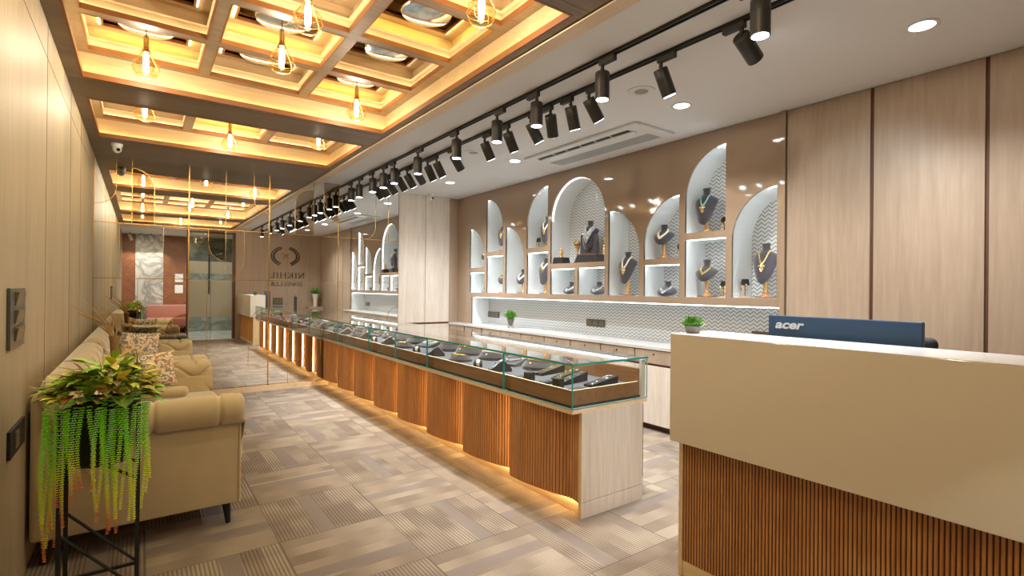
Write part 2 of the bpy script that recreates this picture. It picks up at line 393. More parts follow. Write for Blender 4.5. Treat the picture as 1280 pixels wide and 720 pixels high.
    def build(s, name, mats, parent=None, smooth=False, world=False, loc=None, angle=40):
        me = bpy.data.meshes.new(name)
        off = Vector((0, 0, 0))
        if world and parent is not None: off = parent_world(parent)
        if loc is not None and parent is None: off = Vector(loc)
        me.from_pydata([tuple(Vector(v) - off) for v in s.v], [], s.f)
        for m in (mats if isinstance(mats, (list, tuple)) else [mats]): me.materials.append(m if not isinstance(m, str) else MT[m])
        for p, k in zip(me.polygons, s.m): p.material_index = k; p.use_smooth = smooth
        if s.c:
            a = me.color_attributes.new('Col', 'FLOAT_COLOR', 'POINT')
            for i, c in enumerate(s.c): a.data[i].color = (*c, 1)
        bm = bmesh.new(); bm.from_mesh(me); bmesh.ops.recalc_face_normals(bm, faces=bm.faces); bm.to_mesh(me); bm.free()
        if smooth:
            try: me.set_sharp_from_angle(angle=math.radians(angle))
            except Exception: pass
        o = bpy.data.objects.new(name, me); COL.objects.link(o)
        if parent is not None: o.parent = parent
        elif loc is not None: o.location = loc
        return o
def parent_world(p):
    v = Vector((0, 0, 0))
    while p is not None: v += p.location; p = p.parent
    return v
def tag(o, label=None, cat=None, group=None, kind=None):
    if label: o['label'] = label
    if cat: o['category'] = cat
    if group: o['group'] = group
    if kind: o['kind'] = kind
    return o
def thing(name, label, cat, loc=(0, 0, 0), rz=0, group=None):
    o = bpy.data.objects.new(name, None); COL.objects.link(o); o.location = loc; o.rotation_euler = (0, 0, rz); o.empty_display_size = 0.1
    return tag(o, label, cat, group)
KIDS = {}
def struct(o, label=None, cat=None): o['kind'] = 'structure'; return tag(o, label, cat)
def copy_tree(o, parent=None):
    c = o.copy(); COL.objects.link(c); c.parent = parent
    for ch in [x for x in bpy.data.objects if x.parent == o]: copy_tree(ch, c)
    return c
def dup(root, loc, rz=None, label=None, group=None):
    c = copy_tree(root); c.location = loc
    if rz is not None: c.rotation_euler = (0, 0, rz)
    if label: c['label'] = label
    if group: c['group'] = group
    return c
def lamp(name, kind, loc, energy, color=(1, 1, 1), parent=None, target=None, size=0.03, angle=60, blend=0.5):
    d = bpy.data.lights.new(name, kind); d.energy = energy; d.color = color
    if kind != 'AREA': d.shadow_soft_size = size
    if kind == 'SPOT': d.spot_size = math.radians(angle); d.spot_blend = blend
    o = bpy.data.objects.new(name, d); COL.objects.link(o); o.location = loc
    if target is not None: o.rotation_euler = (Vector(target) - Vector(loc)).to_track_quat('-Z', 'Y').to_euler()
    if parent is not None: o.parent = parent
    return o
def holed(outer, holes, plane, pos, th, name, mat, parent=None):
    """flat sheet with holes, as a filled 2d curve turned to a mesh"""
    cu = bpy.data.curves.new(name, 'CURVE'); cu.dimensions = '2D'; cu.fill_mode = 'BOTH'; cu.extrude = th / 2
    for poly in [outer] + holes:
        sp = cu.splines.new('POLY'); sp.points.add(len(poly) - 1)
        for p, q in zip(sp.points, poly): p.co = (q[0], q[1], 0, 1)
        sp.use_cyclic_u = True
    t = bpy.data.objects.new('t', cu); COL.objects.link(t)
    dg = bpy.context.evaluated_depsgraph_get()
    me = bpy.data.meshes.new_from_object(t.evaluated_get(dg)); bpy.data.objects.remove(t)
    for v in me.vertices:
        a, b, h = v.co
        v.co = {'YZ': (pos + h, a, b), 'XZ': (a, pos + h, b), 'XY': (a, b, pos + h)}[plane]
    me.name = name; me.materials.clear(); me.materials.append(MT[mat])
    bm = bmesh.new(); bm.from_mesh(me); bmesh.ops.recalc_face_normals(bm, faces=bm.faces); bm.to_mesh(me); bm.free()
    o = bpy.data.objects.new(name, me); COL.objects.link(o)
    if parent is not None: o.parent = parent
    return o
def text_mesh(txt, size, fn, extr, name, mat, parent, shear=0.0, bold=0.0, space=1.0):
    cu = bpy.data.curves.new(name, 'FONT'); cu.body = txt; cu.size = size; cu.extrude = extr; cu.shear = shear; cu.offset = bold; cu.space_character = space
    t = bpy.data.objects.new('t', cu); COL.objects.link(t); dg = bpy.context.evaluated_depsgraph_get()
    me = bpy.data.meshes.new_from_object(t.evaluated_get(dg)); bpy.data.objects.remove(t)
    for v in me.vertices: v.co = fn(*v.co)
    me.materials.clear(); me.materials.append(MT[mat])
    o = bpy.data.objects.new(name, me); COL.objects.link(o); o.parent = parent
    return o

# ------------------------------------------------------------------ room shell
struct(MB().box(XL - .1, 4.7, YB, YM + .1, -.1, 0).build('floor', 'carpet'), 'taupe carpet tiles laid in a checkerboard of ribbed squares', 'floor')
struct(MB().box(XL - .1, 2.6, -3.4, YB, -.1, 0).build('floor', 'marblef'), 'pale marble floor of the entrance beyond the glass door', 'floor')
wl = MB().box(XL - .1, XL, -3.4, YM, 0, ZC).build('wall_left', 'wall')
struct(wl, 'pale oak laminate wall along the left behind the sofas', 'wall')
g = MB()
for y in (1.2, 2.42, 3.82, 4.99, 5.78): g.box(XL - .001, XL + .0012, y - .001, y + .001, 0, ZC)
g.box(XL - .001, XL + .0012, -.4, YM, 2.598, 2.601)
g.build('seam', MT['doorbrown'], wl)

# white ceiling and wood coffered ceiling
struct(MB().box(1.99, 4.7, YB, YM, ZC, ZC + .12).build('ceiling', 'white'), 'smooth white ceiling over the display counter', 'ceiling')
struct(MB().box(XL - .1, 2.6, -3.4, YB - .12, ZC, ZC + .12).build('ceiling', 'white'), 'white ceiling of the entrance lobby', 'ceiling')
mo = MB().box(1.885, 1.995, YB, YM, ZC - .006, ZC + .05).box(1.885, 1.915, YB, YM, ZC - .014, ZC)
struct(mo.build('trim_1', 'lipedge'), 'pale wood molding between coffered and white ceiling', 'molding')

BX0, BX1 = -.34, 1.82
BAYS = [(-.05, 1.5, 2), (2.02, 4.625, 4), (5.15, 6.39, 2)]
Z2, ZT = 2.975, 3.30
cb = MB()
cb.box(XL - .1, BX0, YB - .12, YM, ZC, ZC + .035); cb.box(BX1, 1.887, YB - .12, YM, ZC, ZC + .035)
edges = [YB - .12] + [e for b in BAYS for e in b[:2]] + [YM]
for i in range(0, len(edges), 2): cb.box(BX0, BX1, edges[i], edges[i + 1], ZC, ZC + .035)
ceil_w = struct(cb.build('ceiling', 'ceilwood'), 'greige wood ceiling frame with lit coffers', 'ceiling')
sm = MB()
for yy in (1.943, 4.70, 5.10, 6.50): sm.box(XL, 1.885, yy - .001, yy + .001, ZC - .0008, ZC + .001)
sm.build('seam', 'doorbrown', ceil_w)
lip = MB(); wallp = MB(); lat = MB(); cell = MB(); uframe = MB(); ctop = MB()
LED_c = MB(); LED_y = MB(); LED_o = MB(); LED_d = MB()
def ring(mb, x0, x1, y0, y1, t, z0, z1):   # rectangular ring whose inner edge is the rect
    mb.box(x0 - t, x0, y0 - t, y1 + t, z0, z1); mb.box(x1, x1 + t, y0 - t, y1 + t, z0, z1)
    mb.box(x0, x1, y0 - t, y0, z0, z1); mb.box(x0, x1, y1, y1 + t, z0, z1)
cells = []
for bi, (y0, y1, rows) in enumerate(BAYS):
    ring(lip, BX0 + .004, BX1 - .004, y0 + .004, y1 - .004, .014, ZC - .0025, ZC + .0365)          # amber lip
    ring(wallp, BX0 - .045, BX1 + .045, y0 - .045, y1 + .045, .02, ZC + .02, ZT)
    ring(LED_o, BX0 - .016, BX1 + .016, y0 - .016, y1 + .016, .014, ZC + .036, ZC + .041)
    lx0, lx1, ly0, ly1 = BX0 - .045, BX1 + .045, y0 - .045, y1 + .045
    cw = (BX1 - BX0 - .03 * 2 - .075 * 2) / 3.0
    chh = (y1 - y0 - .03 * 2 - .075 * (rows - 1)) / rows
    xs = [BX0 + .03 + i * (cw + .075) for i in range(3)]; ys = [y0 + .03 + j * (chh + .075) for j in range(rows)]
    # lattice underside as strips
    lat.box(lx0, xs[0], ly0, ly1, Z2, Z2 + .03); lat.box(xs[2] + cw, lx1, ly0, ly1, Z2, Z2 + .03)
    lat.box(xs[0], xs[2] + cw, ly0, ys[0], Z2, Z2 + .03); lat.box(xs[0], xs[2] + cw, ys[-1] + chh, ly1, Z2, Z2 + .03)
    for i in (0, 1): lat.box(xs[i] + cw, xs[i + 1], ys[0], ys[-1] + chh, Z2, Z2 + .03)
    for j in range(rows - 1):
        for i in range(3): lat.box(xs[i], xs[i] + cw, ys[j] + chh, ys[j + 1], Z2, Z2 + .03)
    for j in range(rows):
        for i in range(3):
            a, b, c, d = xs[i], xs[i] + cw, ys[j], ys[j] + chh
            yellow = (i + (rows - 1 - j)) % 2 == (0 if bi == 1 else 1 if bi == 2 else 0)
            ring(lip, a + .003, b - .003, c + .003, d - .003, .008, Z2 - .0015, Z2 + .0315)
            ring(cell, a + .004, b - .004, c + .004, d - .004, .03, Z2 + .088, Z2 + .093)
            ring(cell, a - .03, b + .03, c - .03, d + .03, .006, Z2 + .03, ZT)
            ring(LED_c, a - .008, b + .008, c - .008, d + .008, .010, Z2 + .031, Z2 + .035)
            q = .085
            ring(uframe, a + q, b - q, c + q, d - q, .014, Z2 + .155, Z2 + .20)
            ring(cell, a + q + .0, b - q, c + q, d - q, .12, Z2 + .175, Z2 + .19)
            ring(LED_y if yellow else LED_d, a + q - .016, b - q + .016, c + q - .016, d - q + .016, .012, Z2 + .168, Z2 + .174)
            ctop.box(a, b, c, d, ZT - .03, ZT - .01)
            cells.append((bi, i, rows - 1 - j, (a + b) / 2, (c + d) / 2))
struct(MB().box(XL - .1, 1.95, YB - .12, YM, ZT + .0, ZT + .05).build('ceiling', 'ceilwood'), 'ceiling slab closing the coffers', 'ceiling')
for mb, nm, mt in ((lip, 'coffer_lip', 'lipwood'), (wallp, 'coffer_side', 'cell_in'), (lat, 'coffer_lattice', 'ceilwood'), (cell, 'cell_side', 'cell_in'), (uframe, 'inner_frame', 'lipwood'), (ctop, 'cell_top', 'lipwood')):
    mb.build(nm, mt, ceil_w)
LED_o.build('cove_strip', 'e_cove', ceil_w); LED_c.build('cell_strip', 'e_cream', ceil_w); LED_d.build('dim_cell_strip', 'e_dim', ceil_w); LED_y.build('yellow_cell_strip', 'e_yel', ceil_w)

# mirrored canopies and pendants
PEND = {(1, 0, 0), (1, 2, 0), (1, 1, 1), (1, 1, 2), (1, 0, 3), (1, 2, 3), (2, 0, 1), (2, 1, 0), (2, 2, 1), (0, 0, 0), (0, 2, 0), (0, 1, 1)}
def canopy(x, y, label):
    t = thing('canopy_disc', label, 'canopy disc', (x, y, 0), 0, 'mirrored discs in the ceiling coffers')
    MB().lathe([(.001, 3.082), (.10, 3.086), (.155, 3.094), (.162, 3.104), (.155, 3.112), (.06, 3.117), (.001, 3.117)], n=40).build('disc', 'disc', t, True)
    MB().tube([(0, 0, 3.11), (0, 0, 3.27)], .02, 10).build('stem', 'brass', t)
    return t
def pendant(x, y, label):
    t = thing('pendant_light', label, 'pendant light', (x, y, 0), 0, 'teardrop glass pendants')
    MB().tube([(0, 0, 3.083), (0, 0, 3.04)], .0035, 6).build('cord', 'blackm', t)
    MB().lathe([(.012, 3.045), (.016, 3.03), (.016, 2.955), (.022, 2.935), (.030, 2.928), (.001, 2.925)], n=14).build('socket', 'brass', t, True)
    MB().lathe([(.018, 2.965), (.022, 2.94), (.038, 2.905), (.060, 2.872), (.074, 2.845), (.078, 2.82), (.072, 2.795), (.055, 2.777), (.025, 2.768), (.001, 2.767)], n=28).build('glass_shade', 'bulbglass', t, True)
    w_ = MB()
    for k in range(4):
        a = k * PI / 2 + .5
        w_.tube([(r * 1.02 * math.cos(a), r * 1.02 * math.sin(a), z) for r, z in ((.020, 2.955), (.038, 2.905), (.062, 2.868), (.077, 2.835), (.079, 2.815), (.072, 2.793), (.055, 2.775))], .0011, 5)
    for r, z in ((.0785, 2.822), (.071, 2.858), (.057, 2.776)):
        w_.tube([(r * 1.01 * math.cos(2 * PI * k / 24), r * 1.01 * math.sin(2 * PI * k / 24), z) for k in range(25)], .0012, 5, False)
    w_.build('wire_cage', 'brass', t)
    MB().lathe([(.001, 2.925), (.014, 2.915), (.017, 2.88), (.017, 2.82), (.012, 2.803), (.001, 2.80)], n=12).build('filament', 'e_bulb', t, True)
    lamp('pendant_lamp', 'POINT', (0, 0, 2.79), E_PEND, (1, .92, .80), t, size=.015)
    return t
COLN = ['left', 'middle', 'right']; ROWN = ['farthest', 'second farthest', 'third farthest', 'nearest']
BAYN = ['rear bay', 'large bay', 'bay by the mirror']
c0 = p0 = None
for bi, i, j, x, y in cells:
    lab = f'round mirrored canopy disc, {COLN[i]} column, {ROWN[j] if bi == 1 else ("far" if j == 0 else "near")} row of the {BAYN[bi]}'
    if c0 is None: c0 = canopy(x, y, lab)
    else: dup(c0, (x, y, 0), label=lab)
    if (bi, i, j) in PEND:
        lab = f'teardrop glass pendant, {COLN[i]} column, {ROWN[j] if bi == 1 else ("far" if j == 0 else "near")} row of the {BAYN[bi]}'
        if p0 is None: p0 = pendant(x, y, lab)
        else: dup(p0, (x, y, 0), label=lab)

# ------------------------------------------------------------------ back wall (mirror, panels)
struct(MB().box(XL - .1, 4.7, YM + .004, YM + .1, 0, 3.35).build('wall_back', 'wall'), 'end wall carrying the mirror', 'wall')
pb = MB()
pb.box(3.135, 3.572, YM - .012, YM + .004, .82, ZC); pb.box(3.58, 3.995, YM - .012, YM + .004, .82, ZC)
pb.box(3.135, 3.572, YM - .012, YM + .004, 0, .79); pb.box(3.58, 3.995, YM - .012, YM + .004, 0, .79)
wb = struct(pb.build('trim_2', 'ash'), 'tall pale wood panels beside the mirror on the end wall', 'wall panel')
MB().box(3.13, 4.0, YM - .003, YM + .0035, 0, ZC).build('groove', 'doorbrown', wb)
MB().box(4.0, XR + .02, YM - .01, YM + .004, .81, ZC).build('filler_panel', 'closet', wb)
struct(MB().box(XL, 2.115, YM - .014, YM, 0, .07).build('baseboard_back', 'lipedge'), 'pale skirting under the mirror', 'skirting')

mi = thing('wall_mirror', 'wall-sized mirror crossed by thin gold lines and arches, with bronze tinted inlays', 'mirror', (1.35, YM, 0))
MXS = [-.43, .461, 1.348, 2.239, 3.13]; MZS = [.07, .377, 1.428, 2.048, ZC]
MB().box(-.43, 3.13, YM - .002, YM + .003, .07, ZC).build('mirror_pane', 'mirror', mi, world=True)
def XZ(a, b, h): return (a, h, b)
gt = MB()
def gline(pts, wd=.0045): gt.strip(pts, wd, YM - .008, YM - .002, XZ)
def arc(cx, cz, r, a0, a1, n=12, rz=None): 
    rz = rz or r
    return [(cx + r * math.cos(math.radians(a0 + (a1 - a0) * k / n)), cz + rz * math.sin(math.radians(a0 + (a1 - a0) * k / n))) for k in range(n + 1)]
for x, wd in ((-.426, .008), (.461, .010), (1.348, .013), (2.239, .010)): gline([(x, .07), (x, ZC)], wd)
for z in (1.428, 2.048): gline([(-.43, z), (3.13, z)], .008)
gline([(-.43, .08), (2.1, .08)], .008)
gline([(-.232, ZC), (-.232, 2.44)] + arc(-.43, 2.44, .198, 0, -90, rz=.19))
gline([(-.089, ZC), (-.089, 2.048)]); gline(arc(-.089, 2.46, .208, 90, 0, rz=.22) + [(.119, 2.048)])
gline([(.21, 2.048), (.21, 1.70)] + arc(.46, 1.70, .25, 180, 270, rz=.275))
gline([(1.055, 2.048), (1.055, 1.70)] + arc(.81, 1.70, .245, 0, -90, rz=.275)); gline([(.85, ZC), (.85, 1.428)])
gline([(-.2, 2.048), (-.2, 1.428)]); gline([(.665, 2.048), (.665, 1.90)]); gline(arc(.86, 1.85, .19, 180, 270, rz=.19))
gline([(-.03, 1.428), (-.03, 1.03)] + arc(-.26, 1.03, .23, 0, -90, rz=.25))
gline([(.24, .377), (.24, .80)] + arc(.461, .80, .22, 180, 90, rz=.22)); gline([(.655, 1.428), (.655, .377)])
gline([(1.115, .377), (1.115, .83)] + arc(1.348, .83, .235, 180, 90, rz=.24)); gline(arc(1.348, .83, .245, 90, 0, rz=.24) + [(1.59, .07)])
gline(arc(1.75, .74, .26, 90, 0, rz=.24) + [(2.01, .40)]); gline([(1.59, .377), (2.06, .377), (2.06, .07)])
gline([(1.166, ZC), (1.166, 2.48)] + arc(1.348, 2.48, .182, 180, 270, rz=.18))
gline([(1.665, 2.048), (1.665, 2.45)] + arc(1.903, 2.45, .238, 180, 90, rz=.21)); gline([(1.903, ZC), (1.903, 2.048)])
gline([(2.041, ZC), (2.041, 2.44)] + arc(2.239, 2.44, .198, 180, 270, rz=.18))
gline([(2.777, ZC), (2.777, 2.25)] + arc(2.62, 2.25, .157, 0, -90, rz=.2)); gline([(2.58, 2.048), (2.58, 1.428)])
gline([(2.97, ZC), (2.97, 2.048)]); gline([(3.13, 1.07)] + arc(3.13, .87, .17, 90, 270, rz=.19))
gt.build('gold_trim', 'gold', mi, world=True)
def tint(poly): 
    MB().prism(poly, YM - .0045, YM - .0025, 'XZ').build('bronze_inlay', 'bronzemirror', mi, world=True)
tint([(-.089, 2.048), (.119, 2.048)] + arc(-.089, 2.46, .208, 0, 90, rz=.22))
tint([(.665, 2.04), (.665, 1.85)] + arc(.86, 1.85, .195, 180, 270, rz=.19)[1:] + [(.85, 2.04)])
tint([(-.262, 1.03), (-.262, .80)] + arc(-.26, 1.03, .23, -88, 0, rz=.25))
tint([(.24, .79), (.461, .79)] + arc(.461, .80, .22, 90, 180, rz=.22))
tint([(1.665, 2.048), (1.903, 2.048)] + arc(1.903, 2.45, .238, 90, 180, rz=.21))
tint([(2.041, ZC), (2.041, 2.44)] + arc(2.239, 2.44, .198, 180, 270, rz=.18)[1:] + [(2.239, ZC)])

# ------------------------------------------------------------------ right side: closets, fascia with niches
rw = MB().box(4.48, 4.6, YB, YM, 0, ZC).build('wall_right', 'closet'); struct(rw, 'long right wall behind the display fascia', 'wall')
cp = MB()
for a, b in ((1.470, 2.045), (.862, 1.448), (.26, .842), (-.34, .24), (-.5, -.36)):
    cp.rbox(4.15, 4.17, a, b, 0.02, ZC - .004, .0015, 1)
cw_ = struct(cp.build('trim_3', 'closet'), 'tall blush oak closet panels with dark vertical gaps behind the reception desk', 'wall panel')
MB().box(4.165, 4.48, YB, 2.05, 0, ZC).build('groove', 'doorbrown', cw_)
MB().rbox(4.13, 4.17, 2.05, 2.088, 0.0, ZC, .001, 1).build('edge_post', 'fascia', cw_)

def half(y0, y1, z0, zt, side):   # half arch; side 'far' = straight edge at larger y
    r = y1 - y0; spring = zt - r * 1.08
    if side == 'far': return [(y1, z0), (y1, zt)] + [(y1 - r * math.sin(t), spring + (zt - spring) * math.cos(t)) for t in [PI / 2 * k / 14 for k in range(1, 15)]] + [(y0, z0)]
    return [(y0, z0), (y0, zt)] + [(y0 + r * math.sin(t), spring + (zt - spring) * math.cos(t)) for t in [PI / 2 * k / 14 for k in range(1, 15)]] + [(y1, z0)]
def rect(y0, y1, z0, z1): return [(y0, z0), (y1, z0), (y1, z1), (y0, z1)]
def full(y0, y1, z0, zt):
    r = (y1 - y0) / 2; c = (y0 + y1) / 2
    return [(y1, z0), (y0, z0)] + [(c - r * math.cos(t), zt - r + r * math.sin(t)) for t in [PI * k / 24 for k in range(25)]]
NI = dict(
    A=half(6.488, 6.893, 1.667, 2.268, 'far'), A0=rect(6.483, 6.885, 1.29, 1.592), B=half(5.992, 6.422, 1.89, 2.66, 'far'), B0=rect(5.988, 6.408, 1.29, 1.823),
    C=half(5.487, 5.922, 1.29, 2.208, 'far'), D=half(5.006, 5.437, 1.888, 2.66, 'near'), D0=rect(4.998, 5.430, 1.29, 1.823),
    E=full(4.022, 4.948, 1.667, 2.672), E0=rect(4.51, 4.942, 1.29, 1.60), E1=rect(4.02, 4.447, 1.29, 1.602),
    F=half(3.53, 3.962, 1.29, 2.21, 'far'), G=half(3.05, 3.475, 1.663, 2.265, 'near'), G0=rect(3.046, 3.471, 1.29, 1.602),
    H=half(2.572, 2.984, 1.888, 2.65, 'near'), H0=rect(2.567, 2.983, 1.29, 1.823), I=half(2.12, 2.51, 1.295, 2.21, 'near'))
du = thing('display_wall_unit', 'gloss brown display fascia with lit arched and square niches above the counter', 'display unit', (XR, 4.6, 0))
fa = holed([(2.088, 1.222), (6.83, 1.222), (6.83, .812), (YM - .012, .812), (YM - .012, ZC - .003), (2.088, ZC - .003)], list(NI.values()), 'YZ', XR + .01, .02, 'fascia_panel', 'fascia', du)
fa.location = (-XR, -4.6, 0)
XB_ = 4.475
nb = MB(); ns = MB(); na = MB()
for k, poly in NI.items():
    n = len(poly)
    v = [(XR + .004, a, b) for a, b in poly] + [(XB_, a, b) for a, b in poly]
    ns.add(v, [(i, (i + 1) % n, n + (i + 1) % n, n + i) for i in range(n)])
    ys_ = [p[0] for p in poly]; zs_ = [p[1] for p in poly]
    y0, y1, z0 = min(ys_), max(ys_), min(zs_)
    zt = max(b for a, b in poly if a < y0 + .01) if k != 'E' else 2.2
    if k in 'ABCF': zt = max(zs_) - (y1 - y0) * 1.08
    nb.box(XR + .022, XR + .032, y0 + .002, y0 + .007, z0 + .01, zt - .02)
    if len(poly) == 4: nb.box(XR + .022, XR + .030, y0 + .01, y1 - .01, max(zs_) - .006, max(zs_) - .001)
    if len(poly) > 4:                                   # strip following the arch just behind the fascia edge
        cy0 = sum(ys_) / n; ap = [(p[0] + (cy0 - p[0]) * .02, p[1] - .006) for p in poly if p[1] > zt - .02 and p[1] > z0 + .1]
        for p, q in zip(ap, ap[1:]):
            if abs(p[0] - q[0]) < 1e-3: continue
            na.add([(XR + .030, p[0], p[1]), (XR + .040, p[0], p[1]), (XR + .040, q[0], q[1]), (XR + .030, q[0], q[1])], [(0, 1, 2, 3)])
ns.build('niche_lining', 'nichew', du, world=True)
nb.build('niche_strip', 'e_niche', du, world=True); na.build('arch_strip', 'e_under', du, world=True)
MB().box(XB_ - .002, XB_ + .004, 2.05, 6.9, .81, ZC).build('herringbone_back', 'chevron', du, world=True)
MB().box(XR + .02, XB_ - .001, 2.088, 6.83, 1.222, 1.24).build('bottom_board', 'nichew', du, world=True)
MB().box(XR + .05, XR + .062, 2.10, 6.8, 1.213, 1.221).build('undershelf_strip', 'e_under', du, world=True)
MB().box(XR + .002, XB_ - .001, 6.832, 6.85, .812, 1.24).build('recess_side', 'nichew', du, world=True)
MB().box(XR + .012, XB_ - .001, 2.052, 2.088, .812, 1.24).build('recess_side', 'nichew', du, world=True)

# counter and cabinets
tag(MB().rbox(3.99, 4.473, 2.052, YM - .014, .778, .811, .003, 2).build('worktop', 'quartz', loc=(4.23, 4.6, .778)), 'long white quartz worktop under the display niches', 'worktop')
def cabinet(label):
    t = thing('base_cabinet', label, 'cabinet', (4.0, 0, 0), 0, 'base cabinets under the white worktop')
    MB().box(.012, .47, -.235, .235, .05, .777).box(.06, .47, -.235, .235, 0, .05).build('body', 'doorbrown', t)
    MB().rbox(0, .016, -.230, .230, .062, .622, .0015, 1).build('door', 'ash', t)
    d = MB().rbox(0, .016, -.230, .230, .645, .772, .0015, 1).build('drawer', 'closet', t)
    MB().lathe([(.009, 0), (.009, .006), (.004, .008), (.001, .008)], n=12).build('lock', 'bronze', d).matrix_local = Matrix.Translation((-.0005, 0, .735)) @ Matrix.Rotation(-PI / 2, 4, 'Y')
    return t
cyl_ = [2.27, 2.74, 3.215, 3.685, 4.16, 4.635, 5.11, 5.585, 6.055, 6.54, 7.03]
ordn = ['first', 'second', 'third', 'fourth', 'fifth', 'sixth', 'seventh', 'eighth', 'ninth', 'tenth', 'last']
cb0 = None
for i, y in enumerate(cyl_):
    lab = f'pale base cabinet with a drawer under the white worktop, {ordn[i]} from the reception desk'
    if cb0 is None: cb0 = cabinet(lab); cb0.location = (4.0, y, 0)
    else: dup(cb0, (4.0, y, 0), label=lab)
for y, nm in ((6.05, 'behind the glass case, below the small plant'), (6.53, 'nearest the end wall'), (3.70, 'near the open end of the glass case')):
    t = thing('key_bunch', f'small black keys hanging from a drawer lock {nm}', 'keys', (3.99, y, .70), 0, 'drawer keys')
    MB().tube([(0, 0, .035), (-.012, 0, .03), (-.016, .003, 0)], .0025, 6).build('key', 'bronze', t)
    MB().rbox(-.024, -.012, -.009, .009, -.05, .0, .004, 2).build('fob', 'blackm', t)

# wall sockets on backsplash
def plate(name, label, cat, x, y0, y1, z0, z1, mat='slate', n=3, grp=None, side=-1, rm='switchb'):
    t = thing(name, label, cat, (x, (y0 + y1) / 2, z0), 0, grp)
    a = MB().rbox(x, x + side * .010, y0, y1, z0, z1, .002, 1) if side > 0 else MB().rbox(x + side * .010, x, y0, y1, z0, z1, .002, 1)
    a.build('plate', mat, t, world=True)
    return t
for lab, y0, y1 in (('dark grey socket plate on the herringbone splashback near the recess end', 6.53, 6.84), ('dark grey socket plate in the middle of the herringbone splashback', 4.31, 4.62), ('dark grey socket plate on the splashback beside the monitor', 2.24, 2.50)):
    t = plate('socket_plate', lab, 'socket', XB_ - .003, y0, y1, .905, .995, 'slate', grp='splashback socket plates')
    for k in range(3):
        c = y0 + (y1 - y0) * (k + .5) / 3
        MB().rbox(XB_ - .017, XB_ - .012, c - .035, c + .035, .92, .98, .002, 1).build('socket', 'switchb', t, world=True)

# ------------------------------------------------------------------ left wall switches
t = thing('switch_plate', 'slate grey three-gang switch plate on the left wall', 'switch', (XL, 2.98, 1.08))
MB().rbox(XL, XL + .012, 2.82, 3.14, 1.085, 1.333, .003, 2).build('plate', 'slate', t, world=True)
for k in range(3):
    z = 1.115 + k * .073
    MB().prism([(XL + .012, z), (XL + .016, z), (XL + .026, z + .055), (XL + .012, z + .055)], 2.90, 3.06, 'XZ').build('rocker', 'switchb', t, world=True)
t = thing('wall_socket', 'dark wall socket low on the left wall beside the planter', 'socket', (XL, 3.01, .655))
MB().rbox(XL, XL + .012, 2.85, 3.17, .64, .755, .003, 2).build('plate', 'blackm', t, world=True)
MB().rbox(XL + .011, XL + .018, 2.93, 3.0, .665, .735, .002, 1).build('rocker', 'switchb', t, world=True)

# ------------------------------------------------------------------ wall behind the camera (seen in the mirror)
fw = MB().box(1.99, 4.48, YB - .12, YB, 0, ZC).box(XL, 1.99, YB - .12, YB, 2.73, ZC)
fwo = struct(fw.build('wall_front', 'closet'), 'wood panelled wall behind the reception desk carrying the shop sign', 'wall')
sg = MB()
for x in (2.41, 3.82): sg.box(x - .002, x + .002, YB, YB + .001, 0, ZC)
sg.build('seam', 'doorbrown', fwo)
struct(MB().box(1.93, 1.99, YB - .13, YB + .01, 0, 2.73).box(.92, .955, YB - .13, YB + .01, 0, 2.73).box(.92, 1.99, YB - .13, YB + .01, 2.69, 2.73).build('door_frame', 'doorbrown'), 'dark wood door frame behind the camera', 'door frame').name = 'trim_4'
dr = struct(MB().box(.957, 1.925, YB - .07, YB - .06, .02, 2.69).build('door_1', 'doorglass'), 'glass entrance door with frosted bands', 'door')
MB().box(.96, 1.92, YB - .059, YB - .057, .56, 1.497).box(.96, 1.92, YB - .059, YB - .057, 1.66, 1.97).build('frosted_band', 'frost', dr)
MB().box(1.44, 1.447, YB - .072, YB - .056, .02, 2.48).build('door_gap', 'blackm', dr)
for x in (1.40,): MB().tube([(x, YB - .03, 1.15), (x, YB - .03, 2.15)], .014, 10).tube([(x, YB - .06, 1.3), (x, YB - .03, 1.3)], .008, 8).tube([(x, YB - .06, 2.0), (x, YB - .03, 2.0)], .008, 8).build('door_handle', 'blackm', dr)
struct(MB().box(XL - .1, -.13, -3.4, -3.3, 0, ZC).box(.52, 1.12, -3.4, -3.3, 0, ZC).build('wall_lobby', 'herring'), 'walnut chevron wall panels in the entrance lobby', 'wall').name = 'wall_entrance'
struct(MB().box(-.13, .52, -3.4, -3.28, 0, ZC).build('trim_5', 'marble'), 'white marble slab between chevron panels in the lobby', 'marble panel')
struct(MB().box(1.12, 2.7, -3.4, -3.3, 0, ZC).build('wall_entrance', 'marbleg'), 'grey marble wall beyond the glass door', 'wall')
struct(MB().box(2.5, 2.6, -3.4, YB - .12, 0, ZC).build('wall_entrance', 'wall'), 'plain side wall of the lobby', 'wall')
ps = thing('tufted_bench_sofa', 'pink buttoned velvet sofa against the lobby wall', 'sofa', (.6, -2.9, 0))
MB().rbox(.12, 1.10, -3.27, -3.12, .12, .80, .04, 3).build('backrest', 'pink', ps, True, world=True)
MB().rbox(.14, 1.08, -3.13, -2.6, .20, .44, .04, 3).build('seat', 'pink', ps, True, world=True)
for x, y in ((.2, -3.2), (1.02, -3.2), (.2, -2.68), (1.02, -2.68)): MB().tube([(x, y, .2), (x, y, 0)], [.02, .013], 8).build('leg', 'blackm', ps, world=True)
for z, nm in ((1.13, 'lower'), (1.45, 'upper')):
    tag(MB().rbox(.80, 1.0, -3.298, -3.29, z, z + .24, .003, 1).build('wall_plaque', 'plastic', loc=(.9, -3.29, z)), f'blank white plaque on the chevron wall, the {nm} one', 'plaque')
s0 = None
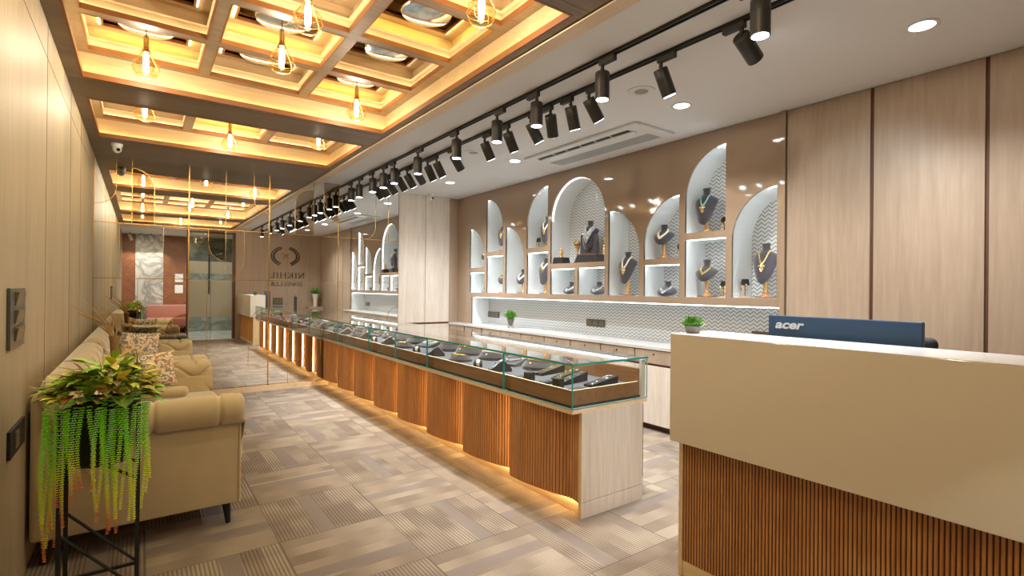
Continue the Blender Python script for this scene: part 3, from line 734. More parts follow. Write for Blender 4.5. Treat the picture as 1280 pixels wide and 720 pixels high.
for i, x in enumerate((-.25, .0, .22, .44)):
    lab = ['white spot lamp at the left', 'white spot lamp second from left', 'white spot lamp third from left', 'white spot lamp fourth from left'][i] + ' above the marble slab in the lobby'
    if s0 is None:
        s0 = thing('lobby_spotlight', lab, 'spotlight', (x, -3.0, 2.79), 0, 'lobby spotlights')
        MB().tube([(0, 0, 0), (0, 0, -.08)], .012, 8).build('stem', 'blackm', s0)
        MB().tube([(-.02, 0, -.06), (.03, .05, -.2)], .04, 14).build('head', 'plastic', s0)
        lamp('spot_lamp', 'SPOT', (0, .05, -.2), 25, (1, .93, .82), s0, target=(0, -.3, -1.7), angle=80)
    else: dup(s0, (x, -3.0, 2.79), label=lab)
lamp('lobby_fill_light', 'SPOT', (1.4, -1.8, 2.75), 120, (1, .95, .88), target=(1.4, -1.8, 0), size=.06, angle=150, blend=.9)  # unseen lamp added to brighten the lobby, has no fixture

# ---- shop sign: stroke letters with serifs
def stroke_word(mb, word, x_right, x_left, z0, h, y0, y1, wt=.13):
    adv = (x_right - x_left) / len(word)
    W = dict(I=.35, N=.9, K=.85, H=.9, L=.75, J=.55, E=.75, W=1.15, R=.85, S=.65)
    tot = sum(W[c] for c in word) + .18 * (len(word) - 1); sc = (x_right - x_left) / tot; u = 0
    fn = lambda a, b, hh: (x_right - a, hh, b)
    th, tn = h * wt, h * wt * .4
    for c in word:
        w_ = W[c] * sc; a0 = u; a1 = u + w_
        def st(p, q, t): mb.strip([(a0 + p[0] * w_, z0 + p[1] * h), (a0 + q[0] * w_, z0 + q[1] * h)], t, y0, y1, fn)
        def sf(x, z): mb.strip([(a0 + x * w_ - h * .13, z0 + z * h), (a0 + x * w_ + h * .13, z0 + z * h)], h * .05, y0, y1, fn)
        if c == 'I': st((.5, 0), (.5, 1), th); sf(.5, .02); sf(.5, .98)
        elif c == 'N': st((.12, 0), (.12, 1), tn); st((.12, 1), (.88, 0), th); st((.88, 0), (.88, 1), tn); sf(.12, .02); sf(.1, .98); sf(.88, .98)
        elif c == 'K': st((.18, 0), (.18, 1), th); st((.24, .42), (.85, 1), tn); st((.4, .55), (.9, 0), th); sf(.18, .02); sf(.18, .98); sf(.85, .98); sf(.88, .02)
        elif c == 'H': st((.15, 0), (.15, 1), th); st((.85, 0), (.85, 1), th); st((.15, .5), (.85, .5), tn); [sf(x, z) for x in (.15, .85) for z in (.02, .98)]
        elif c == 'L': st((.2, 0), (.2, 1), th); st((.1, .03), (.9, .03), tn); st((.9, 0), (.9, .22), tn); sf(.2, .98)
        elif c == 'J': mb.strip([(a0 + .6 * w_, z0 + h), (a0 + .6 * w_, z0 + .1 * h), (a0 + .4 * w_, z0 - .08 * h), (a0 + .1 * w_, z0 + .0 * h)], th, y0, y1, fn); sf(.6, .98)
        elif c == 'E': st((.2, 0), (.2, 1), th); [st((.1, z), (.85, z), tn) for z in (.03, .97)]; st((.2, .52), (.65, .52), tn); st((.85, 0), (.85, .2), tn); st((.82, .8), (.82, 1), tn)
        elif c == 'W': st((.02, 1), (.3, 0), th); st((.3, 0), (.5, 1), tn); st((.5, 1), (.72, 0), th); st((.72, 0), (.98, 1), tn); sf(.04, .98); sf(.96, .98)
        elif c == 'R':
            st((.2, 0), (.2, 1), th); sf(.2, .02)
            mb.strip([(a0 + w_ * x, z0 + h * z) for x, z in ((.1, .97), (.5, .97), (.75, .88), (.8, .74), (.72, .58), (.5, .5), (.2, .5))], tn * 1.6, y0, y1, fn); st((.45, .5), (.92, 0), th)
        elif c == 'S': mb.strip([(a0 + w_ * x, z0 + h * z) for x, z in ((.88, .8), (.7, .95), (.4, .97), (.15, .82), (.18, .64), (.5, .5), (.82, .36), (.85, .18), (.6, .03), (.3, .03), (.1, .2))], th * .8, y0, y1, fn)
        u += w_ + .18 * sc
sgn = thing('shop_sign', 'dark bronze shop sign, laurel wreath over the words NIKHIL JEWELLERS, on the wood wall', 'sign', (3.2, YB, 1.3))
mb = MB(); stroke_word(mb, 'NIKHIL', 3.70, 2.80, 1.585, .15, YB + .001, YB + .02); mb.build('name_letters', 'bronze', sgn, world=True)
mb = MB(); stroke_word(mb, 'JEWELLERS', 3.66, 2.74, 1.375, .095, YB + .001, YB + .016); mb.build('trade_letters', 'bronze', sgn, world=True)
mb = MB()
for sgn_ in (-1, 1):
    for k in range(17):
        a = math.radians(-62 + k * 8.2)
        for rr, da in ((.36, .5), (.29, -.5)):
            cx, cz = 3.2 + sgn_ * rr * math.cos(a), 2.18 + rr * .72 * math.sin(a)
            d = a + PI / 2 + da * 1.1
            L_ = .068
            p = [(cx + sgn_ * math.cos(d) * s_ * L_, cz + math.sin(d) * s_ * L_ * .8) for s_ in (-.5, -.2, .15, .5)]
            mb.strip(p, [.002, .026, .022, .002], YB + .001, YB + .012, XZ)
    mb.strip([(3.2 + sgn_ * .32 * math.cos(math.radians(q)), 2.18 + .235 * math.sin(math.radians(q))) for q in range(-65, 76, 10)], .006, YB + .001, YB + .01, XZ)
mb.build('laurel_wreath', 'bronze', sgn, world=True)
MB().strip([(3.33, 2.27), (3.22, 2.21), (3.12, 2.10)], [.004, .03, .004], YB + .001, YB + .012, XZ).strip([(3.29, 2.10), (3.22, 2.20), (3.10, 2.28)], [.004, .014, .004], YB + .001, YB + .012, XZ).build('emblem', 'gold', sgn, world=True)
for z0, z1, nm in ((.87, 1.05, 'upper'), (.72, .83, 'lower')):
    t = thing('wall_socket_panel', f'{nm} grey socket panel below the shop sign', 'socket panel', (3.02, YB, z0))
    MB().rbox(2.895, 3.14, YB, YB + .012, z0, z1, .003, 1).build('plate', 'slate', t, world=True)
    for k in range(3): MB().rbox(2.915 + k * .073, 2.975 + k * .073, YB + .011, YB + .016, z0 + .02, z1 - .02, .002, 1).build('socket', 'switchb', t, world=True)

# ------------------------------------------------------------------ reception desk
rd = thing('reception_desk', 'large cream reception desk with a fluted walnut base', 'desk', (2.3, .6, 0))
up = MB(); up.rbox(2.03, 2.345, -.40, 1.535, .645, 1.147, .003, 2)
up.build('upper_box', 'corian', rd, world=True)
MB().rbox(2.029, 2.346, -.401, 1.536, 1.1462, 1.1485, .001, 1).build('top_surface', 'corian_top', rd, world=True)
fl = MB()
y = 1.505; pts = []
while y > -.38:
    for k in range(6):
        t_ = PI * k / 6; pts.append((2.105 - .006 * math.sin(t_), y - .0146 * (k / 6)))
    y -= .0146
P = [[(a, b, .07), (a, b, .645)] for a, b in pts]
for k in range(len(P) - 1):
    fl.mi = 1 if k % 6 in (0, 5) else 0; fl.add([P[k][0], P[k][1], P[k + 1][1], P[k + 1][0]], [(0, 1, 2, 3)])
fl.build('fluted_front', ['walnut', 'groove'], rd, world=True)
MB().box(2.108, 2.345, -.38, 1.505, .0, .645).build('carcass', 'beige', rd, world=True)
MB().box(2.094, 2.36, 1.507, 1.527, 0, .645).build('end_panel', 'beige', rd, world=True)
MB().box(2.098, 2.108, -.38, 1.507, 0, .07).build('plinth', 'beige', rd, world=True)
MB().box(2.346, 2.95, -.36, 1.50, .72, .75).build('work_surface', 'closet', rd, world=True)
MB().box(2.347, 2.93, 1.47, 1.50, 0, .72).box(2.347, 2.93, -.36, -.33, 0, .72).build('side_panel', 'closet', rd, world=True)

mo_ = thing('monitor', 'navy backed computer monitor standing behind the reception desk top', 'monitor', (2.5, .99, .752))
MB().rbox(2.462, 2.492, .69, 1.295, .865, 1.236, .004, 2).rbox(2.49, 2.515, .82, 1.16, .93, 1.14, .01, 2).build('back_shell', 'navy', mo_, world=True)
MB().box(2.4905, 2.4925, .70, 1.285, .885, 1.226).build('screen', 'darkglass', mo_, world=True)
MB().rbox(2.505, 2.525, .96, 1.03, .76, 1.0, .004, 1).build('neck', 'blackm', mo_, world=True)
MB().rbox(2.42, 2.62, .88, 1.11, .752, .764, .004, 1).build('foot', 'blackm', mo_, world=True)
tm = text_mesh('acer', .058, lambda a, b, c: (2.4605 - c * .2, 1.262 - a * 1.22 , 1.178 + b * .95), .003, 'maker_logo', 'logo', mo_, shear=.25, bold=.0018)
tm.location = (-2.5, -.99, -.752)

def grassplant(name, label, x, y, z, pot, h, r, n, wire=False, grp=None):
    t = thing(name, label, 'potted plant', (x, y, z), 0, grp)
    if pot == 'cone':
        MB().lathe([(.012, .03), (.03, .055), (.052, .12), (.054, .125), (.046, .125), (.02, .1)], n=18).build('pot', 'concrete', t, True)
        w_ = MB()
        for k in range(4):
            a = k * PI / 2 + .4
            w_.tube([(.045 * math.cos(a), .045 * math.sin(a), 0), (.042 * math.cos(a), .042 * math.sin(a), .085)], .002, 6); w_.tube([(.045 * math.cos(a), .045 * math.sin(a), 0), (0, 0, .035)], .002, 6)
        w_.build('wire_stand', 'wire', t); z0 = .12
    elif pot == 'low':
        MB().lathe([(.03, 0), (.038, .03), (.040, .035), (.032, .035), (.02, .02)], n=18).build('pot', 'concrete', t, True); z0 = .03
    else:
        MB().lathe([(.05, 0), (.055, .02), (.062, .2), (.09, .33), (.095, .36), (.085, .36), (.05, .3)], n=20).build('vase', 'stone', t, True); z0 = .34
    fo = MB(); R = random.Random(int(x * 100))
    for k in range(n):
        a = R.uniform(0, 2 * PI); e = R.uniform(.1, 1) ; l = h * R.uniform(.6, 1)
        d = Vector((math.cos(a) * e, math.sin(a) * e, 1.1 - e * .6)).normalized()
        p = Vector((R.uniform(-1, 1) * r * .35, R.uniform(-1, 1) * r * .35, z0)); q = p + d * l * .6; s_ = p + d * l + Vector((0, 0, -.15 * l * e))
        wv = d.cross(Vector((0, 0, 1))).normalized() * (.006 if pot != 'vase' else .012)
        g_ = R.uniform(.7, 1.3); fo.col = (.10 * g_, .30 * g_, .035 * g_) if R.random() < .7 else (.22 * g_, .42 * g_, .08 * g_)
        fo.add([p, q - wv, s_, q + wv], [(0, 1, 2, 3)])
    fo.build('foliage', 'grass', t)
    return t
grassplant('potted_plant', 'small bushy green plant in a low grey pot on the reception desk corner', 2.14, 1.49, 1.149, 'low', .06, .08, 260)
grassplant('potted_plant', 'small green plant in a cone pot on a wire stand on the white worktop', 4.16, 5.80, .812, 'cone', .15, .09, 340)
grassplant('potted_plant', 'broad leafed green plant in a tall ribbed white vase by the sign wall', 3.95, -.3, .80, 'vase', .26, .1, 90)
tag(MB().rbox(3.72, 4.13, -.49, -.1, 0, .799, .004, 1).build('low_cabinet', 'closet', loc=(3.93, -.3, 0)), 'low wood cabinet in the corner below the shop sign', 'cabinet')

# office chair
oc = thing('office_chair', 'black office chair behind the reception desk', 'chair', (2.93, 1.0, 0), .2)
MB().rbox(.16, .22, -.22, .22, .56, 1.13, .03, 3).build('backrest', 'chair', oc, True)
MB().rbox(-.24, .22, -.24, .24, .43, .50, .03, 3).build('seat', 'chair', oc, True)
MB().tube([(0, 0, .43), (0, 0, .08)], [.03, .025], 12).build('gas_lift', 'blackm', oc)
MB().tube([(.2, 0, .46), (.24, 0, .55), (.215, 0, .7)], .018, 8).build('back_bracket', 'blackm', oc)
for k in range(5):
    a = 2 * PI * k / 5; e = (.27 * math.cos(a), .27 * math.sin(a))
    lg = MB().tube([(0, 0, .10), (*e, .07)], [.02, .014], 8).build('leg', 'blackm', oc)
    MB().lathe([(.001, -.011), (.022, -.011), (.026, 0), (.022, .011), (.001, .011)], n=12).build('caster', 'blackm', lg).matrix_local = Matrix.Translation((*e, .027)) @ Matrix.Rotation(PI / 2, 4, 'X')

# ------------------------------------------------------------------ display case
dc = thing('display_case', 'long glass topped jewellery case on a wavy fluted walnut base', 'display case', (2.36, 4.75, 0))
YC0, YC1 = 2.21, YM - .016
NP = 8; PL = (YC1 - YC0 - .025) / NP
for i in range(NP):
    y0 = YC0 + .025 + i * PL
    mb = MB(); nfl = 27; prof = []
    for k in range(nfl * 8 + 1):
        s_ = k / (nfl * 8)
        q_ = min(1, s_ / .82); base = 2.112 + .016 * math.sin(min(s_ / .3, 1) * PI) - .070 * (3 * q_ ** 2 - 2 * q_ ** 3)
        if s_ > .93: base += .02 * ((s_ - .93) / .07) ** 2
        fx = .009 * max(0, abs(math.sin(PI * nfl * s_)) - .35) ** .6
        prof.append((base - fx, y0 + s_ * (PL - .004)))
    P = [[(a, b, .088), (a, b, .623)] for a, b in prof]
    nq = len(P) - 1
    for a_ in range(nq):
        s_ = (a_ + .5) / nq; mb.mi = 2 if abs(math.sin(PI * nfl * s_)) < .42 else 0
        mb.add([P[a_][0], P[a_][1], P[a_ + 1][1], P[a_ + 1][0]], [(0, 1, 2, 3)])
    mb.mi = 0
    # closing step and bottom
    yE = y0 + PL - .004
    mb.add([(prof[-1][0], yE, .088), (2.15, yE, .088), (2.15, yE, .623), (prof[-1][0], yE, .623)], [(0, 1, 2, 3)])
    n = len(prof)
    mb.mi = 1
    mb.add([(a, b, .088) for a, b in prof] + [(2.16, b, .088) for a, b in prof], [(j, j + 1, n + j + 1, n + j) for j in range(n - 1)])
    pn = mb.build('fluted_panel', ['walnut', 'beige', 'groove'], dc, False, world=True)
    MB().box(prof[-1][0] + .02, prof[-1][0] + .032, yE, yE + .003, .10, .615).build('light_strip', 'e_base', pn, world=True)
MB().box(2.15, 2.645, YC0 + .02, YC1, .02, .624).build('carcass', 'ash', dc, world=True)
MB().box(2.145, 2.16, YC0 + .02, YC1, 0, .087).build('plinth', 'beige', dc, world=True)
MB().box(2.125, 2.140, YC0 + .03, YC1, .0855, .0875).build('added_plinth_glow', 'e_base', dc, world=True)  # hidden glowing strip, added to light the plinth and the floor below
MB().rbox(2.11, 2.648, YC0, YC0 + .022, .096, .624, .001, 1).build('end_panel', 'ash', dc, world=True)
MB().rbox(2.11, 2.648, YC0, YC0 + .022, 0, .093, .001, 1).build('end_skirting', 'ash', dc, world=True)
MB().box(2.107, 2.112, YC0 + .001, YC0 + .024, 0, .624).build('end_edge', 'beige', dc, world=True)
MB().box(2.649, 2.70, YC0 + .04, YC1, .12, .60).build('rear_shutter', 'doorbrown', dc, world=True)
MB().rbox(2.032, 2.69, YC0 + .001, YC1, .624, .655, .002, 1).build('ledge', 'lipedge', dc, world=True)
MB().box(2.045, 2.655, YC0 + .02, YC1, .655, .668).build('black_seal', 'blackm', dc, world=True)  # black seal strip between ledge and tray
MB().box(2.052, 2.066, YC0 + .028, YC1, .668, .756).box(2.066, 2.64, YC0 + .028, YC0 + .042, .668, .756).box(2.630, 2.642, YC0 + .03, YC1, .668, .84).build('tray_rim', 'tray', dc, world=True)
MB().box(2.0525, 2.0665, YC0 + .027, YC1, .756, .7575).box(2.06, 2.64, YC0 + .027, YC0 + .041, .756, .7575).build('rim_edge', 'lipedge', dc, world=True)
MB().box(2.066, 2.630, YC0 + .042, YC1, .668, .735).build('felt_bed', 'velvetlt', dc, world=True)
MB().box(2.642, 2.675, YC0 + .008, YC0 + .03, .656, .90).box(2.642, 2.65, YC0 + .03, YC1, .84, .85).build('rear_frame', 'ash', dc, world=True)
MB().box(2.03, 2.038, YC0 + .008, YC1, .656, .908).build('front_glass', 'glass', dc, world=True)
MB().box(2.038, 2.683, YC0, YC0 + .008, .656, .908).build('end_glass', 'glass', dc, world=True)
MB().box(2.031, 2.688, YC0 - .002, YC1, .9085, .9175).build('top_glass', 'glass', dc, world=True)
ed = MB().box(2.0275, 2.031, YC0 - .004, YC1, .906, .919).box(2.0275, 2.69, YC0 - .0055, YC0 - .002, .906, .919)
ed.box(2.0285, 2.034, YC0 - .001, YC0 + .005, .656, .908)
for yy in (2.91, 4.08, 4.77, 5.5, 6.6): ed.box(2.0285, 2.0385, yy - .005, yy + .005, .656, .908)
ed.build('glass_edge', 'glassedge', dc, world=True)
e2 = MB().box(2.0285, 2.042, YC0 - .003, YC1, .6552, .6562).box(2.03, 2.69, YC0 - .002, YC0 + .014, .6552, .6562).box(2.684, 2.688, YC0, YC0 + .005, .656, .908)
for yy in (2.91, 4.08, 4.77, 5.5, 6.6): e2.box(2.026, 2.045, yy - .03, yy + .03, .6555, .66)
e2.build('glass_base_edge', 'glasslt', dc, world=True)

# ------------------------------------------------------------------ jewellery display pieces (prototypes, local: front faces -X)
def bust_mb(h, tall=True, low=False):
    """neck form, front toward -X.  z from zb to h"""
    mb = MB()
    if low: prof = [(0, .02, .02, -.05), (.012, .075, .05, -.045), (.04, .10, .075, -.03), (.065, .098, .06, -.01), (.085, .07, .045, .005), (.10, .038, .03, .015), (.115, .031, .028, .017), (.15, .034, .03, .017)]
    elif tall: prof = [(.0, .012, .008, -.065), (.02, .040, .018, -.066), (.06, .062, .028, -.060), (.12, .084, .038, -.050), (.18, .102, .042, -.034), (.215, .112, .040, -.020), (.24, .108, .040, -.010), (.262, .075, .040, -.002), (.28, .042, .036, .006), (.295, .033, .032, .010), (.315, .031, .031, .010), (.345, .037, .036, .010)]
    else: prof = [(.0, .02, .01, -.07), (.02, .058, .028, -.068), (.05, .085, .042, -.055), (.08, .105, .046, -.035), (.10, .112, .044, -.018), (.12, .080, .044, -.004), (.138, .044, .036, .006), (.155, .033, .032, .010), (.175, .031, .031, .010), (.205, .036, .035, .010)]
    top = prof[-1][0]; off = h - top; n = 24; P = []
    for k in range(n):
        t = 2 * PI * k / n; row = []
        for z, wy, wx, ox in prof:
            cx = math.cos(t) * wx; cy = math.sin(t) * wy
            cx += .25 * wy * (abs(math.sin(t)) ** 2) * (1 if wy > .05 else 0)    # shoulders sweep back
            row.append((ox + cx, cy, off + z))
        P.append(row)
    mb.grid(P, True); mb.add([P[k][-1] for k in range(n)], [tuple(range(n))]); mb.add([P[k][0] for k in range(n)], [tuple(range(n))])
    return mb, off, prof
def surf(prof, off, z, y):
    """front surface x at height z, side y"""
    zz = z - off
    for a, b in zip(prof, prof[1:]):
        if a[0] <= zz <= b[0]:
            f = (zz - a[0]) / (b[0] - a[0]); wy = a[1] + f * (b[1] - a[1]); wx = a[2] + f * (b[2] - a[2]); ox = a[3] + f * (b[3] - a[3]); break
    else: wy, wx, ox = prof[-1][1:]
    s = max(-1, min(1, y / wy)); 
    return ox - math.sqrt(max(0, 1 - s * s)) * wx + (.25 * wy * s * s if wy > .05 else 0)
def make_bust(name, label, kind, h, loc, rz, grp, neck='gold', drop=.6):
    t = thing(name, label, 'jewellery bust', loc, rz, grp)
    low = kind == 'low'
    mb, off, prof = bust_mb(h, kind == 'tall', low)
    mb.build('neck_form', 'velvet', t, True, angle=60)
    if not low:
        MB().lathe([(.085, 0), (.088, .006), (.085, .012), (.03, .014)], n=28).build('base', 'basewood', t, True)
        zt = off + prof[3][0] + .03
        MB().lathe([(.032, .012), (.030, .03), (.022, .036), (.027, .045), (.020, .055), (.017, .08), (.023, zt * .6), (.021, zt * .75), (.015, zt * .95), (.015, zt)], (.005, 0, 0), 16).build('turned_post', 'turned', t, True)
    # necklace: V following the front surface
    mats = {'gold': 'goldj', 'pearl': 'pearl', 'silver': 'silver', 'turq': 'turq'}
    n = MB(); rows = 3 if neck in ('pearl', 'silver') else 2
    ztop = off + prof[-3][0] - (.002 if not low else .0); zbot = off + prof[-3][0] - (prof[-3][0]) * (drop if not low else .45)
    for r_i in range(rows):
        pts = []
        for k in range(23):
            s = -1 + 2 * k / 22
            y = s * (.036 + .022 * min(1, (1 - abs(s)) * 3)) * (1.0 + r_i * .14) if kind != 'tall' else s * .055 * (1 + r_i * .1) * (1 - .25 * abs(s))
            z = ztop - (ztop - zbot) * (1 - abs(s) ** 1.4) - r_i * .011 * (1 - abs(s))
            pts.append((surf(prof, off, z, y) - .004, y, z))
        n.tube(pts, .0042, 6)
        for k, p in enumerate(pts):
            if k % 2 == r_i % 2: n.sphere((p[0] - .003, p[1], p[2]), .0065, 6)
    n.build('necklace', mats[neck], t, True)
    if kind == 'tall' or neck == 'turq':
        z = zbot - .025; x = surf(prof, off, max(z, off + .01), 0) - .006
        p = MB()
        for dy, dz, r in ((0, 0, .017), (-.018, .006, .011), (.018, .006, .011), (-.01, -.02, .01), (.01, -.02, .01), (0, -.036, .012), (0, .022, .010)):
            p.sphere((x, dy, z + dz), r, 10, (.45, 1, 1))
        p.build('pendant', 'goldj', t, True)
    return t
def make_earstand(name, label, loc, rz, h, grp):
    t = thing(name, label, 'earring stand', loc, rz, grp)
    MB().lathe([(.04, 0), (.042, .004), (.04, .009), (.012, .010)], n=20).build('base', 'turned', t, True)
    MB().tube([(0, 0, .009), (0, 0, h - .03)], [.006, .004], 8).build('post', 'basewood', t)
    MB().prism([(-.058, h - .055), (.058, h - .055), (.040, h), (-.040, h)], -.006, .006, 'YZ').build('card', 'blackm', t)
    for s in (-1, 1):
        e = MB().sphere((-.010, s * .034, h - .052), .009, 8).sphere((-.010, s * .034, h - .072), .012, 8, (.5, 1, .8)).sphere((-.010, s * .034, h - .092), .009, 8, (.6, 1, 1.2))
        e.tube([(-.010, s * .034 + .012 * math.cos(a), h - .082 + .013 * math.sin(a)) for a in [2 * PI * k / 10 for k in range(11)]], .0025, 5)
        e.build('earring', 'goldj', t, True)
    return t
G1 = 'jewellery busts in the wall niches'; G2 = 'earring stands in the wall niches'
make_bust('jewellery_bust', 'tall charcoal bust with necklace and gold pendant in the arched niche nearest the closets', 'tall', .46, (4.30, 2.29, 1.297), .10, G1, 'gold', .42)
make_earstand('earring_stand', 'earring stand left of the tall bust in the arched niche nearest the closets', (4.27, 2.455, 1.297), -.45, .16, G2)
make_bust('jewellery_bust', 'charcoal bust with a turquoise necklace and large gold pendant in a high half-arch niche', 'tall', .42, (4.30, 2.86, 1.890), .15, G1, 'turq', .40)
make_earstand('earring_stand', 'earring stand beside the turquoise necklace bust', (4.34, 2.70, 1.890), -.5, .14, G2)
make_bust('jewellery_bust', 'short charcoal bust with a gold collar in the square niche below the turquoise necklace', 'short', .35, (4.30, 2.85, 1.292), .15, G1, 'gold', .5)
make_earstand('earring_stand', 'earring stand beside the short bust below the turquoise necklace', (4.34, 2.70, 1.292), -.5, .15, G2)
make_bust('jewellery_bust', 'short charcoal bust with a pearl collar in the half-arch niche above the flat bust', 'short', .35, (4.30, 3.34, 1.665), .2, G1, 'pearl', .5)
make_earstand('earring_stand', 'earring stand beside the pearl collar bust above the flat bust', (4.33, 3.17, 1.665), -.5, .15, G2)
make_bust('jewellery_bust', 'low flat charcoal neck form in the square niche right of the tall pearl bust', 'low', .15, (4.28, 3.28, 1.292), .2, G1, 'silver')
make_earstand('earring_stand', 'earring stand beside the flat neck form right of the tall pearl bust', (4.34, 3.13, 1.292), -.5, .15, G2)
make_bust('jewellery_bust', 'tall charcoal bust with heavy necklace in the full-height niche right of the large arch', 'tall', .47, (4.28, 3.80, 1.292), .15, G1, 'pearl', .42)
make_earstand('earring_stand', 'earring stand beside the tall bust right of the large arch', (4.36, 3.66, 1.292), -.5, .15, G2)
make_bust('jewellery_bust', 'low charcoal neck form with a silver collar under the large arch, nearer the closets', 'low', .15, (4.30, 4.25, 1.292), .25, G1, 'silver')
make_bust('jewellery_bust', 'low charcoal neck form with a silver collar under the large arch, farther from the closets', 'low', .15, (4.30, 4.72, 1.292), .25, G1, 'silver')
make_bust('jewellery_bust', 'tall charcoal bust with gold pendant in the high niche left of the large arch', 'tall', .40, (4.27, 5.15, 1.890), .3, G1, 'pearl', .40)
make_earstand('earring_stand', 'earring stand in front of the tall bust left of the large arch', (4.22, 5.27, 1.890), -.2, .13, G2)
make_bust('jewellery_bust', 'tall charcoal bust with layered pearl strands left of and below the large arch', 'tall', .46, (4.28, 5.19, 1.292), .25, G1, 'pearl', .25)
make_earstand('earring_stand', 'earring stand beside the bust with layered pearl strands', (4.38, 5.08, 1.292), -.5, .15, G2)
make_bust('jewellery_bust', 'short charcoal bust with slim collar in the full-height niche left of the large arch', 'short', .33, (4.28, 5.68, 1.292), .3, G1, 'pearl', .5)
make_earstand('earring_stand', 'earring stand in the full-height niche left of the large arch', (4.38, 5.55, 1.292), -.5, .15, G2)
make_bust('jewellery_bust', 'tall charcoal bust with gold pendant in the upper second niche from the end wall', 'tall', .42, (4.27, 6.13, 1.892), .3, G1, 'gold', .40)
make_bust('jewellery_bust', 'short charcoal bust with a thin chain in the second niche from the end wall, lower', 'short', .33, (4.28, 6.13, 1.292), .3, G1, 'gold', .4)
make_bust('jewellery_bust', 'short charcoal bust in the half-arch niche closest to the end wall', 'short', .32, (4.28, 6.60, 1.669), .3, G1, 'silver', .4)
make_bust('jewellery_bust', 'low charcoal neck form in the small square niche closest to the end wall', 'low', .14, (4.30, 6.60, 1.292), .3, G1, 'silver')

# centre arch: big bust on a plinth with bangle stands and boxes
t = thing('jewellery_bust', 'large charcoal bust with layered silver bib necklace on a plinth in the large arch', 'jewellery bust', (4.30, 4.40, 1.669), .25, G1)
MB().prism([(-.17, 0), (.17, 0), (.13, .09), (-.13, .09)], -.08, .09, 'YZ').build('plinth', 'boxblk', t)
MB().box(-.075, .085, -.14, .14, .091, .10).build('plinth_edge', 'basewood', t)
mb, off, prof = bust_mb(.49, True); mb.build('neck_form', 'velvet', t, True, angle=60)
MB().prism([(-.11, .10), (.11, .10), (.10, .33), (-.10, .33)], -.045, .03, 'YZ').build('torso', 'velvet', t)
n = MB()
for r_i in range(5):
    pts = []
    for k in range(25):
        s = -1 + 2 * k / 24; zt_ = off + .28; zb_ = off + .20 - r_i * .028
        y = s * (.05 + .008 * r_i); z = zt_ - (zt_ - zb_) * (1 - abs(s) ** 1.3); pts.append((surf(prof, off, z, y) - .006, y, z))
    for k, p in enumerate(pts): n.sphere(p, .0085 if (k + r_i) % 3 else .011, 6)
n.build('necklace', 'silver', t, True)
for i, (y, lab) in enumerate(((4.66, 'bangle stand left of the large bust in the central arch'), (4.17, 'bangle stand right of the large bust in the central arch'))):
    b_ = thing('bangle_stand', lab, 'bangle stand', (4.34, y, 1.669), 0, 'bangle stands in the large arch')
    MB().lathe([(.045, 0), (.047, .008), (.02, .014), (.012, .03), (.009, .12), (.014, .16), (.03, .215), (.045, .225), (.001, .226)], n=18).build('stand', 'turned', b_, True)
    MB().lathe([(.03, .228), (.048, .235), (.052, .255), (.048, .275), (.03, .282), (.001, .283)], n=20).build('bangles', 'goldj', b_, True)
for y, lab in ((4.82, 'black tapered display box at the left of the large arch'), (4.085, 'black tapered display box at the right of the large arch')):
    b_ = thing('display_box', lab, 'display box', (4.22, y, 1.669), 0, 'tapered boxes in the large arch')
    MB().prism([(-.10 if y > 4.5 else -.055, 0), (.10 if y > 4.5 else .055, 0), (.075 if y > 4.5 else .05, .075), (-.075 if y > 4.5 else -.05, .075)], -.06, .06, 'YZ').build('box', 'boxblk', b_)
    MB().lathe([(.024, .075), (.024, .085), (.016, .095), (.024, .125), (.022, .15), (.014, .16), (.020, .17), (.014, .185), (.001, .19)], n=16).build('ring_post', 'turned', b_, True)

# ------------------------------------------------------------------ trays and pieces inside the case
ZB = .7355
def wedge(label, loc, rz, L, wd, h, kind):
    t = thing('bangle_block', label, 'display block', loc, rz, 'black display blocks in the glass case')
    MB().prism([(0, 0), (L, 0), (L, h), (0, h * .35)], -wd / 2, wd / 2, 'XZ').build('block', 'boxblk', t)
    n = MB()
    for k in range(9):
        x = L * (.06 + .1 * k); z = h * (.35 + .65 * x / L)
        n.tube([(x, -wd * .32, z + .001), (x, -wd * .2, z + .008), (x, wd * .2, z + .008), (x, wd * .32, z + .001)], .003, 6)
    n.build('bangles', 'silver' if kind else 'goldj', t, True)
    return t
wedge('long black bangle block at the open end of the case, front of three', (2.30, 2.36, ZB), .12, .27, .07, .045, 1)
wedge('long black bangle block at the open end of the case, middle of three', (2.18, 2.50, ZB), .18, .27, .06, .062, 1)
wedge('long black bangle block at the open end of the case, rear of three', (2.26, 2.64, ZB), .18, .27, .06, .055, 0)
wedge('black bangle block in the second glass bay', (2.30, 2.86, ZB), .2, .27, .06, .055, 0)
def ringbox(label, loc, rz):
    t = thing('ring_box', label, 'ring box', loc, rz, 'ring boxes in the glass case')
    MB().rbox(-.028, .028, -.028, .028, 0, .062, .003, 1).build('box', 'boxblk', t)
    MB().tube([(0, .010 * math.cos(a), .07 + .010 * math.sin(a)) for a in [2 * PI * k / 12 for k in range(13)]], .0022, 5).sphere((0, 0, .083), .004, 8).build('ring', 'silver', t, True)
    return t
ringbox('small black ring box at the front corner of the case', (2.12, 2.44, ZB), .3)
ringbox('small black ring box in front of the second row of bangle blocks', (2.11, 2.72, ZB), .3)
